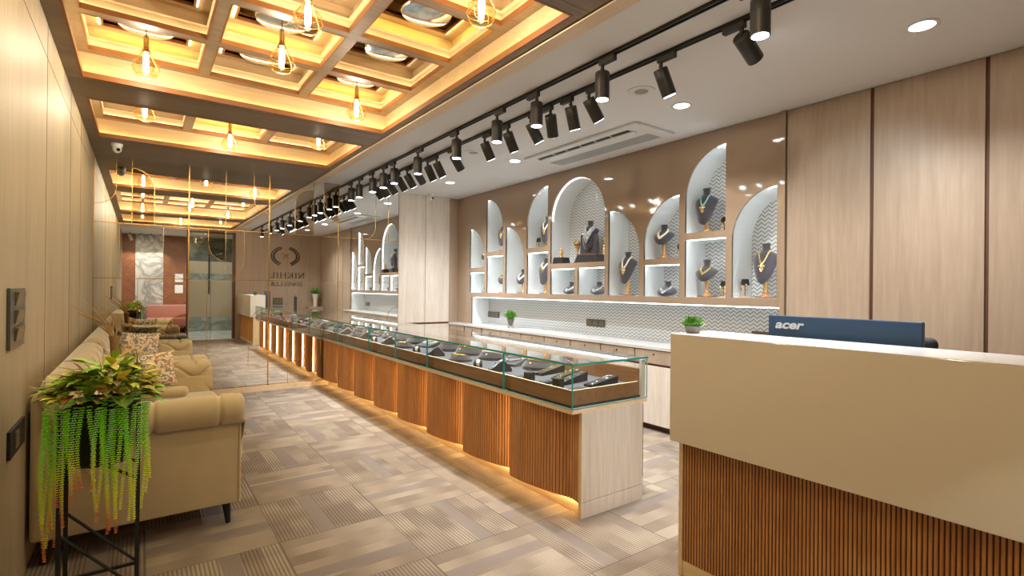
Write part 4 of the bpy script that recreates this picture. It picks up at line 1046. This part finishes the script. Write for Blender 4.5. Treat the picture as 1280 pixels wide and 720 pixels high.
for lab, x, y in (('flat black ring tray at the very end of the case', 2.16, 2.31), ('flat black ring tray behind the first ring box', 2.17, 2.60), ('flat black ring tray in the second glass bay', 2.16, 2.84)):
    t = thing('ring_tray', lab, 'tray', (x, y, ZB), .12, 'ring trays in the glass case')
    MB().rbox(-.07, .07, -.035, .035, 0, .014, .002, 1).build('tray', 'boxblk', t)
    for k in range(4): MB().rbox(-.058 + k * .031, -.035 + k * .031, -.026, .026, .014, .018, .002, 1).build('cushion', 'velvet', t)

def low_form(label, loc, rz, sc, mt):
    """curved half-moon neck form lying in the case"""
    t = thing('necklace_form', label, 'necklace display', loc, rz, 'necklace forms in the glass case')
    P = []; nu, nv = 16, 9
    for i in range(nu + 1):
        a = -PI * .5 + PI * 1.0 * i / nu; row = []
        for j in range(nv + 1):
            v = j / nv; r = .045 + .105 * v
            z = .015 + .070 * math.sin(PI * (v * .85 + .1)) * (.55 + .45 * math.cos(a))
            row.append((-r * math.cos(a) * 1.05 + .05, r * math.sin(a), z))
        P.append(row)
    mb = MB().grid(P)
    rim = [P[i][-1] for i in range(nu + 1)] + [P[i][0] for i in range(nu, -1, -1)]
    bot = [(x, y, 0) for x, y, z in rim]; n_ = len(rim)
    mb.add(rim + bot, [(i, (i + 1) % n_, n_ + (i + 1) % n_, n_ + i) for i in range(n_)])
    for i in range(len(mb.v)): mb.v[i] = tuple(c * sc for c in mb.v[i])
    mb.build('form', 'velvet', t, True, angle=50)
    n = MB()
    for rr in (.075, .093, .112):
        for i in range(21):
            a = -PI * .46 + PI * .92 * i / 20; v = (rr - .045) / .105
            z = .015 + .070 * math.sin(PI * (v * .85 + .1)) * (.55 + .45 * math.cos(a)) + .004
            n.sphere(((-rr * math.cos(a) * 1.05 + .05) * sc, rr * math.sin(a) * sc, z * sc), .0095 * sc, 6)
    n.sphere(((-.128 + .05) * sc, 0, .05 * sc), .016 * sc, 8)
    n.build('necklace', mt, t, True)
    return t
def roll(label, loc, rz, mt):
    t = thing('bracelet_roll', label, 'bracelet roll', loc, rz, 'bracelet rolls in the glass case')
    MB().lathe([(.001, -.035), (.024, -.035), (.026, -.03), (.026, .03), (.024, .035), (.001, .035)], n=18).build('roll', 'velvet', t, True).matrix_local = Matrix.Translation((0, 0, .031)) @ Matrix.Rotation(PI / 2, 4, 'X')
    MB().lathe([(.0265, -.012), (.0300, -.010), (.0300, .010), (.0265, .012)], n=18).build('bracelet', mt, t, True).matrix_local = Matrix.Translation((0, 0, .031)) @ Matrix.Rotation(PI / 2, 4, 'X')
    return t
def ramp(label, loc, rz, mt, L=.17):
    """S-curved bracelet ramp"""
    t = thing('bracelet_ramp', label, 'bracelet display', loc, rz, 'curved bracelet ramps in the glass case')
    top = [(L * k / 12, .022 + .03 * (1 - math.cos(PI * min(1, k / 8))) * (1 if k < 9 else max(0, (12 - k) / 4))) for k in range(13)]
    MB().prism([(0, 0), (L, 0)] + top[::-1], -.03, .03, 'XZ').build('ramp', 'velvet', t)
    MB().tube([(a, 0, b + .003) for a, b in top[1:11]], .0045, 6).build('bracelet', mt, t, True)
    return t
def tray_neck(label, loc, rz, mt):
    t = thing('necklace_pad', label, 'necklace display', loc, rz, 'sloped necklace pads in the glass case')
    MB().prism([(-.12, 0), (.12, 0), (.12, .07), (-.12, .018)], -.10, .10, 'XZ').build('pad', 'velvet', t)
    n = MB()
    for k in range(25):
        a = 2 * PI * k / 24; x = .055 * math.cos(a); y = .065 * math.sin(a); z = .018 + .052 * (x + .12) / .24 + .005
        n.sphere((x, y, z), .009, 6); 
        if k % 2: n.sphere((x * 1.25, y * 1.25, z), .007, 6)
    n.build('necklace', mt, t, True)
    return t
NAMESP = [('first', 3.06), ('second', 3.35), ('third', 3.7), ('fourth', 4.1), ('fifth', 4.45), ('sixth', 4.85), ('seventh', 5.2), ('eighth', 5.55), ('ninth', 5.9), ('tenth', 6.25), ('eleventh', 6.6), ('twelfth', 6.95)]
R = random.Random(3)
MTS = ['goldj', 'silver', 'pearl']
MTN = {'goldj': 'gold', 'silver': 'silver', 'pearl': 'pearl'}
for i, (on, y) in enumerate(NAMESP):
    mt = MTS[i % 3]; mt2 = MTS[(i + 1) % 3]
    back = 'counting from the open end of the case, rear side'
    if i in (1, 5, 9): tray_neck(f'sloped charcoal pad with a {MTN[mt]} necklace, {on} at the rear from the open end', (2.475, y + .05, ZB), .3 + R.uniform(-.1, .1), mt)
    else: low_form(f'curved charcoal form with a {MTN[mt]} necklace, {on} at the rear from the open end', (2.485, y + .05, ZB), .35 + R.uniform(-.3, .3), .9 + R.uniform(0, .12), mt)
    if i in (0, 3, 6, 8, 10): ramp(f'bracelet ramp with {MTN[mt2]} bracelet at the case front, {on} from the open end', (2.10, y + .14, ZB), -.35 + R.uniform(-.2, .2), mt2)
    elif i in (1, 4, 7, 11): roll(f'bracelet roll with {MTN[mt2]} bracelet at the case front, {on} from the open end', (2.14, y + .06, ZB), .9, mt2)
    else: low_form(f'small form with {MTN[mt2]} necklace at the case front, {on} from the open end', (2.19, y + .10, ZB), .5, .72, mt2)

# ------------------------------------------------------------------ track lighting
def rail(x, label):
    t = thing('lighting_track', label, 'lighting track', (x, 3.4, ZC), 0, 'black ceiling tracks')
    MB().box(x - .017, x - .008, YB + .05, YM - .02, ZC - .02, ZC - .0005).box(x + .008, x + .017, YB + .05, YM - .02, ZC - .02, ZC - .0005).box(x - .017, x + .017, YB + .05, YM - .02, ZC - .006, ZC - .0005).build('rail', 'black', t, world=True)
rail(2.30, 'black lighting track nearer the coffered ceiling'); rail(2.555, 'black lighting track nearer the display wall')
def head(name, label, x, y, d, lit, adir=1, grp=None, col=(.85, .94, 1)):
    t = thing(name, label, 'track light', (x, y, ZC - .02), 0, grp)
    MB().rbox(-.016, .016, -.02 if adir > 0 else -.105, .105 if adir > 0 else .02, -.035, 0, .002, 1).build('adapter', 'black', t)
    d = Vector(d).normalized(); piv = Vector((0, 0, -.085))
    MB().tube([(0, 0, -.034), (0, 0, -.055)], .011, 10).tube([(0, 0, -.05), tuple(piv)], .0065, 8).tube([(-.012, 0, -.062), (.012, 0, -.062)], .008, 8).build('swivel_neck', 'black', t)
    a = piv if not lit else Vector((0, 0, -.078)); L_, r = .168, .044
    if not lit: a = piv - d * .012
    e = a + d * L_
    bm_ = MB().tube([tuple(a), tuple(a + d * .004), tuple(a + d * .058), tuple(a + d * .0585), tuple(a + d * .0605), tuple(a + d * .061), tuple(e)], [r - .004, r, r, r - .0015, r - .0015, r, r], 26)
    bm_.build('housing', 'black', t, True, angle=50)
    MB().tube([tuple(e - d * .001), tuple(e + d * .002)], [.037, .037], 20).build('lens', 'e_lens', t)
    lamp('track_lamp', 'SPOT', tuple(e + d * .01), E_TRACK if lit else E_TRACK2, col, t, target=tuple(e + d * 1.0), size=.03, angle=75 if lit else 60, blend=.7)
    return t
R1 = [1.26, 2.26, 2.91, 3.42, 4.07, 4.87, 5.48, 5.80, 6.14, 6.62, 6.93]
R2 = [(1.50, (.9, .0, -.5), 1), (2.02, (.45, -.12, -1), -1), (2.64, (.62, -.1, -.9), -1), (2.83, (.40, .1, -1), 1), (3.06, (.50, .35, -1), 1), (3.31, (.62, -.1, -1), -1), (3.63, (.55, .1, -.9), 1), (4.0, (.55, .0, -1), -1), (4.58, (.8, .2, -.9), 1), (4.95, (.6, .0, -1), 1), (5.16, (.55, .1, -.9), -1), (5.45, (.7, .2, -.8), 1), (5.70, (.6, 0, -.9), -1), (5.95, (.6, .1, -.8), 1), (6.27, (.8, .1, -.9), 1), (6.50, (.6, 0, -.9), -1), (6.72, (.6, 0, -.8), 1)]
on_ = ['first', 'second', 'third', 'fourth', 'fifth', 'sixth', 'seventh', 'eighth', 'ninth', 'tenth', 'eleventh', 'twelfth', 'thirteenth', 'fourteenth', 'fifteenth', 'sixteenth', 'last']
for i, y in enumerate(R1):
    head('track_light', f'black track spotlight pointing straight down, {on_[i]} from the camera', 2.30, y, (0, 0, -1), True, -1 if i % 2 else 1, 'downward track spotlights', (.93, .97, 1))
for i, (y, d, ad) in enumerate(R2):
    head('track_light', f'black track spotlight tilted toward the display wall, {on_[i]} from the camera', 2.555, y, d, False, ad, 'tilted track spotlights')

# downlights, speakers, cassette unit, cctv
for i, y in enumerate((.966, 2.487, 4.689, 6.187)):
    t = thing('downlight', f'round white recessed downlight, {on_[i]} from the camera along the white ceiling', 'downlight', (3.40, y, ZC), 0, 'recessed downlights')
    MB().lathe([(.058, -.001), (.078, -.001), (.080, -.004), (.074, -.007), (.058, -.004), (.058, -.001)], n=32).build('bezel', 'plastic', t, True)
    MB().lathe([(.001, -.003), (.058, -.003), (.058, -.002), (.001, -.002)], n=28).build('lens', 'e_down', t)
    lamp('downlight_lamp', 'SPOT', (0, 0, -.02), E_DOWN, (.95, .98, 1), t, target=(0, 0, -2), size=.06, angle=128, blend=1.0)
for i, (x, y) in enumerate(((2.92, 2.48), (2.84, 4.66))):
    t = thing('ceiling_speaker', f'flush round ceiling speaker, the {"nearer" if i == 0 else "farther"} one', 'speaker', (x, y, ZC), 0, 'ceiling speakers')
    MB().lathe([(.085, -.0005), (.10, -.0005), (.10, -.005), (.092, -.008), (.085, -.006)], n=32).build('bezel', 'plastic', t, True)
    MB().lathe([(.001, -.0065), (.05, -.006), (.086, -.005), (.086, -.002), (.001, -.002)], n=32).build('grille', 'mesh', t, True)
ac = thing('ceiling_air_conditioner', 'white ceiling cassette air conditioner above the display wall', 'air conditioner', (3.67, 3.74, ZC))
MB().rbox(3.40, 3.935, 2.945, 4.53, ZC - .028, ZC - .0005, .008, 2).build('panel', 'plastic', ac, world=True)
MB().box(3.475, 3.515, 3.10, 4.38, ZC - .031, ZC - .027).build('outlet_slot', 'blackm', ac, world=True)
for k in range(5): MB().box(3.472, 3.517, 3.31 + k * .2, 3.322 + k * .2, ZC - .034, ZC - .026).build('slot_fin', 'plastic', ac, world=True)
MB().rbox(3.52, 3.58, 3.08, 4.40, ZC - .040, ZC - .029, .003, 1).build('louvre', 'plastic', ac, world=True)
ga = MB()
for k in range(14): ga.box(3.70 + k * .0125, 3.7065 + k * .0125, 3.06, 4.42, ZC - .0315, ZC - .0285)
ga.box(3.695, 3.88, 3.05, 4.43, ZC - .0295, ZC - .0275)
ga.build('intake_grille', 'acgrey', ac, world=True)
def cctv(x, y, label):
    t = thing('security_camera', label, 'security camera', (x, y, ZC), 0, 'dome security cameras')
    MB().lathe([(.048, 0), (.050, -.012), (.044, -.035), (.030, -.045), (.001, -.046)][::-1], n=24).build('dome_base', 'plastic', t, True)
    MB().sphere((.0, -.012, -.058), .040, 18).build('ball', 'plastic', t, True)
    MB().sphere((.012, -.045, -.068), .017, 14).build('lens', 'darkglass', t, True)
cctv(-.21, 6.62, 'white dome security camera on the wood ceiling by the left wall')
cctv(3.58, 7.12, 'white dome security camera on the white ceiling by the end wall')

# ------------------------------------------------------------------ sofas
def tuftf(u, v):
    a = abs(math.sin(PI * (u + v))); b = abs(math.sin(PI * (u - v)))
    return 1 - .42 * math.exp(-(min(a, b) / .16) ** 2) - .58 * math.exp(-(a * a + b * b) / .30)
    h = (a * b) ** .45
    # buttons
    du = (u * 2) % 1; 
    return h
def sofa(label, loc, L=1.83):
    t = thing('chesterfield_sofa', label, 'sofa', loc, 0, 'beige buttoned velvet sofas along the left wall')
    def arm(name, far):
        sec = [(.205, .36), (.195, .44), (.185, .50), (.178, .55), (.172, .60)]
        cy, cz, r = .082, .655, .090
        sec += [(cy + r * math.cos(a), cz + r * math.sin(a)) for a in [math.radians(q) for q in range(-5, 236, 12)]]
        # resample by length
        def resample(p, n):
            d = [0]
            for a, b in zip(p, p[1:]): d.append(d[-1] + math.hypot(b[0] - a[0], b[1] - a[1]))
            out = []
            for k in range(n + 1):
                s = d[-1] * k / n; i = 0
                while i < len(d) - 2 and d[i + 1] < s: i += 1
                f = (s - d[i]) / max(1e-9, d[i + 1] - d[i]); out.append((p[i][0] + f * (p[i + 1][0] - p[i][0]), p[i][1] + f * (p[i + 1][1] - p[i][1]), s))
            return out
        sec = resample(sec, 90); NX = 140; X0, X1 = -.36, .485
        P = []
        for i in range(NX + 1):
            x = X0 + (X1 - X0) * i / NX; row = []
            endf = 1.0; e = (X1 - x) / .05
            if e < 1: endf = math.sqrt(max(.0, 1 - (1 - e) ** 2)) * .35 + .65
            lift = .17 * (max(0, min(1, (-.0 - x) / .36)) ** 1.5)
            for j, (y, z, s) in enumerate(sec):
                a = sec[max(0, j - 1)]; b = sec[min(len(sec) - 1, j + 1)]
                ny, nz = -(b[1] - a[1]), (b[0] - a[0]); l = math.hypot(ny, nz) or 1; ny, nz = -ny / l, -nz / l
                u = (x - .06) / .30; v = s / .27
                dep = 0
                inner = 1 if s < .40 else max(0, 1 - (s - .40) / .05)
                h = tuftf(u, v + .12)
                dep = -.040 * (1 - h) * inner
                # pleats on the outer roll
                if s >= .33:
                    uu = ((x - .06) / .30) % 1; d_ = min(abs(uu - .0), abs(1 - uu)); dep -= .014 * math.exp(-(d_ / .035) ** 2) * min(1, (s - .33) / .05)
                if z > .60:  # shrink the roll near the end
                    yy = cy + (y - cy) * endf; zz = cz + (z - cz) * endf
                else: yy, zz = y, z
                row.append((x, yy + ny * dep, zz + nz * dep + lift * max(0, (z - .4) / .35)))
            P.append(row)
        if far: P = [[(a, L - b, c) for a, b, c in row] for row in P]
        mb = MB().grid(P); mb.add([p for p in P[-1]], [tuple(range(len(P[-1])))])
        mb.build(name, 'sofa', t, True, angle=80)
        m2 = MB(); a, b = (.05, .175) if not far else (L - .175, L - .05)
        m2.rbox(-.38, .462, a, b, .13, .62, .012, 3); m2.build('arm_panel', 'sofa', t, True)
        yy = a if not far else b
        MB().tube([(.464, yy, .135), (.464, yy, .615)], .0055, 8).build('piping', 'sofad', t, True)
    arm('arm', False); arm('arm', True)
    # back, along Y
    sec = [(-.16, .38), (-.18, .52), (-.205, .66), (-.225, .78)]
    cx, cz, r = -.305, .845, .082
    sec += [(cx + r * math.cos(a), cz + r * math.sin(a)) for a in [math.radians(q) for q in range(-10, 226, 12)]]
    P = []; NY = 200; d = [0]
    for a, b in zip(sec, sec[1:]): d.append(d[-1] + math.hypot(b[0] - a[0], b[1] - a[1]))
    pts = []
    for k in range(61):
        s = d[-1] * k / 60; i = 0
        while i < len(d) - 2 and d[i + 1] < s: i += 1
        f = (s - d[i]) / max(1e-9, d[i + 1] - d[i]); pts.append((sec[i][0] + f * (sec[i + 1][0] - sec[i][0]), sec[i][1] + f * (sec[i + 1][1] - sec[i][1]), s))
    for i in range(NY + 1):
        y = .04 + (L - .08) * i / NY; row = []
        for j, (x, z, s) in enumerate(pts):
            a = pts[max(0, j - 1)]; b = pts[min(60, j + 1)]; nx, nz = (b[1] - a[1]), -(b[0] - a[0]); l = math.hypot(nx, nz) or 1
            dep = -.040 * (1 - tuftf((y - L / 2) / .30, s / .27)) * (1 if s < .5 else max(0, 1 - (s - .5) / .06))
            en = min(1, min(y - .04, L - .04 - y) / .10); drop = -.03 * (1 - en) ** 2 * (1 if z > .6 else 0)
            row.append((x + nx / l * dep, y, z + nz / l * dep + drop))
        P.append(row)
    mb = MB().grid(P); mb.add(P[0], [tuple(range(61))]); mb.add(P[-1], [tuple(range(61))]); mb.build('backrest', 'sofa', t, True, angle=80)
    MB().rbox(-.415, -.25, .05, L - .05, .13, .82, .02, 3).build('back_panel', 'sofa', t, True)
    MB().rbox(-.30, .455, .17, L - .17, .13, .30, .015, 3).build('seat_base', 'sofa', t, True)
    for k in range(2):
        a = .195 + k * (L - .39) / 2; MB().rbox(-.18, .505, a + .004, a + (L - .39) / 2 - .004, .295, .505, .05, 4).build('seat_cushion', 'sofa', t, True)
    for x in (-.36, .405):
        for y in (.12, L - .12): MB().tube([(x, y, .135), (x + (.012 if x > 0 else -.01), y, 0)], [.024, .013], 12).build('leg', 'blackm', t, True)
    return t
s1 = sofa('beige buttoned velvet sofa beside the tall planter, nearer the camera', (0, 3.215, 0))
s2 = dup(s1, (0, 5.21, 0), label='beige buttoned velvet sofa nearer the mirror wall')
def pillow(label, loc, rot, w_, h_, mt, d_=.10):
    mb = MB(); n = 14
    def sh(u, v): return max(0, (1 - abs(u) ** 3) * (1 - abs(v) ** 3)) ** .5
    for sgn_ in (-1, 1):
        P = []
        for i in range(n + 1):
            row = []
            for j in range(n + 1):
                u = -1 + 2 * i / n; v = -1 + 2 * j / n
                k = 1 - .06 * (1 - abs(u)) * abs(v) - .06 * (1 - abs(v)) * abs(u)
                row.append((u * w_ / 2 * (1 - .07 * (1 - v * v) * abs(u)), sgn_ * d_ / 2 * sh(u, v), v * h_ / 2 * (1 - .07 * (1 - u * u) * abs(v))))
            P.append(row)
        mb.grid(P)
    o = mb.build('throw_pillow', mt, smooth=True, angle=80); o.location = loc; o.rotation_euler = rot
    tag(o, label, 'cushion', 'patterned cushions on the sofas'); return o
pillow('floral patterned cushion leaning on the far arm of the sofa nearer the camera', (.055, 4.77, .70), (math.radians(-16), math.radians(-6), .0), .34, .27, 'floral')
pillow('floral patterned cushion leaning on the far arm of the sofa nearer the mirror', (.0, 6.745, .715), (math.radians(-16), math.radians(4), .0), .34, .27, 'floral')
o = MB().rbox(-.16, .16, -.045, .045, -.04, .04, .038, 5).build('bolster_cushion', 'sofa', smooth=True); o.location = (.14, 4.58, .562); o.rotation_euler = (0, .05, 0)
tag(o, 'small plain beige velvet bolster lying in front of the nearer floral cushion', 'cushion')

# dried branch vase between the sofas
dv = thing('dried_branch_vase', 'tall slim bark vase of dry branches standing between the two sofas', 'branch vase', (-.165, 5.125, 0))
MB().lathe([(.05, 0), (.05, .015), (.026, .03), (.022, .5), (.024, .8), (.030, .90), (.036, .95), (.028, .95), (.02, .9)], n=14).build('vase', 'bark', dv, True)
R = random.Random(5)
tw = [((-.26, -.02, .30)), (-.22, .03, .24), (-.14, .0, .20), (-.10, .04, .28), (-.06, -.03, .22), (.02, .03, .20), (-.18, -.04, .33), (-.04, .0, .30)]
for k, (dx, dy, dz) in enumerate(tw):
    pts = [(0, 0, .88)]
    for s in (.25, .5, .75, 1.0):
        pts.append((dx * s ** 1.5 + R.uniform(-.01, .01), dy * s + R.uniform(-.01, .01), .9 + dz * s + R.uniform(-.01, .01)))
    MB().tube(pts, [.009, .008, .006, .004, .0015], 6).tube([pts[3], (pts[3][0] - .05, pts[3][1] + .02, pts[3][2] + .05)], [.003, .001], 5).build('branch', 'twig', dv, True)

# ------------------------------------------------------------------ planter
pl = thing('hanging_succulent_planter', 'black pot on a tall black metal stand with broad leaves and trailing green strands', 'planter', (-.125, 2.725, 0))
fr = MB(); hx = .122; b_ = .0075
for sx in (-1, 1):
    for sy in (-1, 1): fr.box(sx * hx - b_, sx * hx + b_, sy * hx - b_, sy * hx + b_, 0, .86)
for z in (.11,):
    for s in (-1, 1): fr.box(-hx, hx, s * hx - .006, s * hx + .006, z - .006, z + .006); fr.box(s * hx - .006, s * hx + .006, -hx, hx, z - .006, z + .006)
for s in (-1, 1):
    fr.tube([(-hx, s * hx, .39), (hx, s * hx, .115)], .006, 6); fr.tube([(hx, s * hx, .56), (-hx * .2, s * hx * .9, .66)], .006, 6)
for z in (.842,):
    for s in (-1, 1): fr.box(-hx, hx, s * hx - .006, s * hx + .006, z - .006, z + .006); fr.box(s * hx - .006, s * hx + .006, -hx, hx, z - .006, z + .006)
fr.build('stand', 'blackm', pl)
MB().lathe([(.095, .62), (.100, .63), (.118, .87), (.120, .878), (.112, .878), (.10, .85), (.001, .85)], n=10).build('pot', 'blackm', pl, False)
fo = MB(); R = random.Random(11)
def leafpts(p, d, up, L_, wd, curl):
    side = d.cross(up).normalized(); rows = []
    for s, ww in ((0, .08), (.25, .8), (.5, 1), (.75, .75), (1, .05)):
        c = p + d * L_ * s + up * (-curl * L_ * s * s)
        rows.append([c - side * wd * ww / 2 + up * .12 * wd * ww, c, c + side * wd * ww / 2 + up * .12 * wd * ww])
    return rows
PAL = [(.30, .50, .05), (.48, .64, .07), (.68, .68, .09), (.14, .30, .05), (.26, .16, .06), (.66, .58, .10), (.34, .50, .06), (.14, .24, .05), (.50, .40, .08)]
for k in range(330):
    a = R.uniform(0, 2 * PI); rr = math.sqrt(R.random())
    cx = .16 * rr * math.cos(a) + (.03 if R.random() < .4 else 0); cyy = .14 * rr * math.sin(a); cz = .885 + .17 * (1 - rr ** 1.6) * R.uniform(.3, 1.0) + .01
    d = Vector((math.cos(a) * (.4 + rr), math.sin(a) * (.4 + rr), R.uniform(-.15, .9))).normalized()
    d = (d + Vector((R.uniform(-.6, .6), R.uniform(-.6, .6), R.uniform(-.3, .5)))).normalized()
    fo.col = tuple(c * R.uniform(.9, 1.5) for c in R.choice(PAL))
    up = Vector((0, 0, 1)) if abs(d.z) < .9 else Vector((1, 0, 0)); up = (up - d * up.dot(d)).normalized()
    fo.grid(leafpts(Vector((cx, cyy, cz)), d, up, R.uniform(.055, .095), R.uniform(.028, .046), R.uniform(.1, .5)))
fo.build('foliage', 'leaf', pl, True, angle=80)
sx_ = [(-.175, .52), (-.165, .30), (-.155, .34), (-.148, .38), (-.138, .42), (-.130, .36), (-.118, .50), (-.105, .42), (-.092, .50), (-.075, .55), (-.060, .56), (-.025, .54), (-.012, .46), (.0, .42), (.015, .50), (.030, .38), (.045, .36), (.058, .42), (.075, .45), (.090, .40), (.105, .46), (.118, .40), (.128, .44), (.140, .42), (.150, .46), (.156, .52), (-.16, .44), (-.14, .30), (.02, .36), (.05, .50)]
for k, (x, zb) in enumerate(sx_):
    edge = abs(x) > .125
    y = R.uniform(-.155, -.135) if not edge else R.uniform(-.13, .02)
    mb = MB(); z = .90; n = int((z - zb) / .0088); px, py = x * .88, y * .85
    ph = R.uniform(0, 6); red = R.random() < .6; wide = .0125
    for i in range(n):
        s = i / n; z = .90 - (.90 - zb) * s
        qx = x + .008 * math.sin(ph + s * 5); qy = y - .008 * s
        if s < .08: f = s / .08; qx = px + (qx - px) * f; qy = py + (qy - py) * f; z += .02 * math.sin(PI * f)
        g_ = (.34, .92, .04) if k % 3 else (.38, .82, .24); yl = (.74, .82, .06); rd_ = (.70, .22, .08)
        f = max(0, min(1, (s - .35) / .4)); c = tuple(a + (b - a) * f for a, b in zip(g_, yl))
        if red: f = max(0, min(1, (s - .72) / .2)); c = tuple(a + (b - a) * f for a, b in zip(c, rd_))
        mb.col = c; w_ = wide * (1 - .45 * s)
        for m_ in range(4):
            a = m_ * PI / 2 + i * .9; ex, ey = math.cos(a), math.sin(a); nx_, ny_ = -ey * .0042, ex * .0042
            mb.add([(qx + nx_, qy + ny_, z), (qx - nx_, qy - ny_, z), (qx + ex * w_ * .6, qy + ey * w_ * .6, z + .003), (qx + ex * w_, qy + ey * w_, z - .002)], [(0, 1, 3), (0, 2, 3), (1, 2, 3), (0, 1, 2)])
    mb.build('hanging_strand', 'strand', pl)
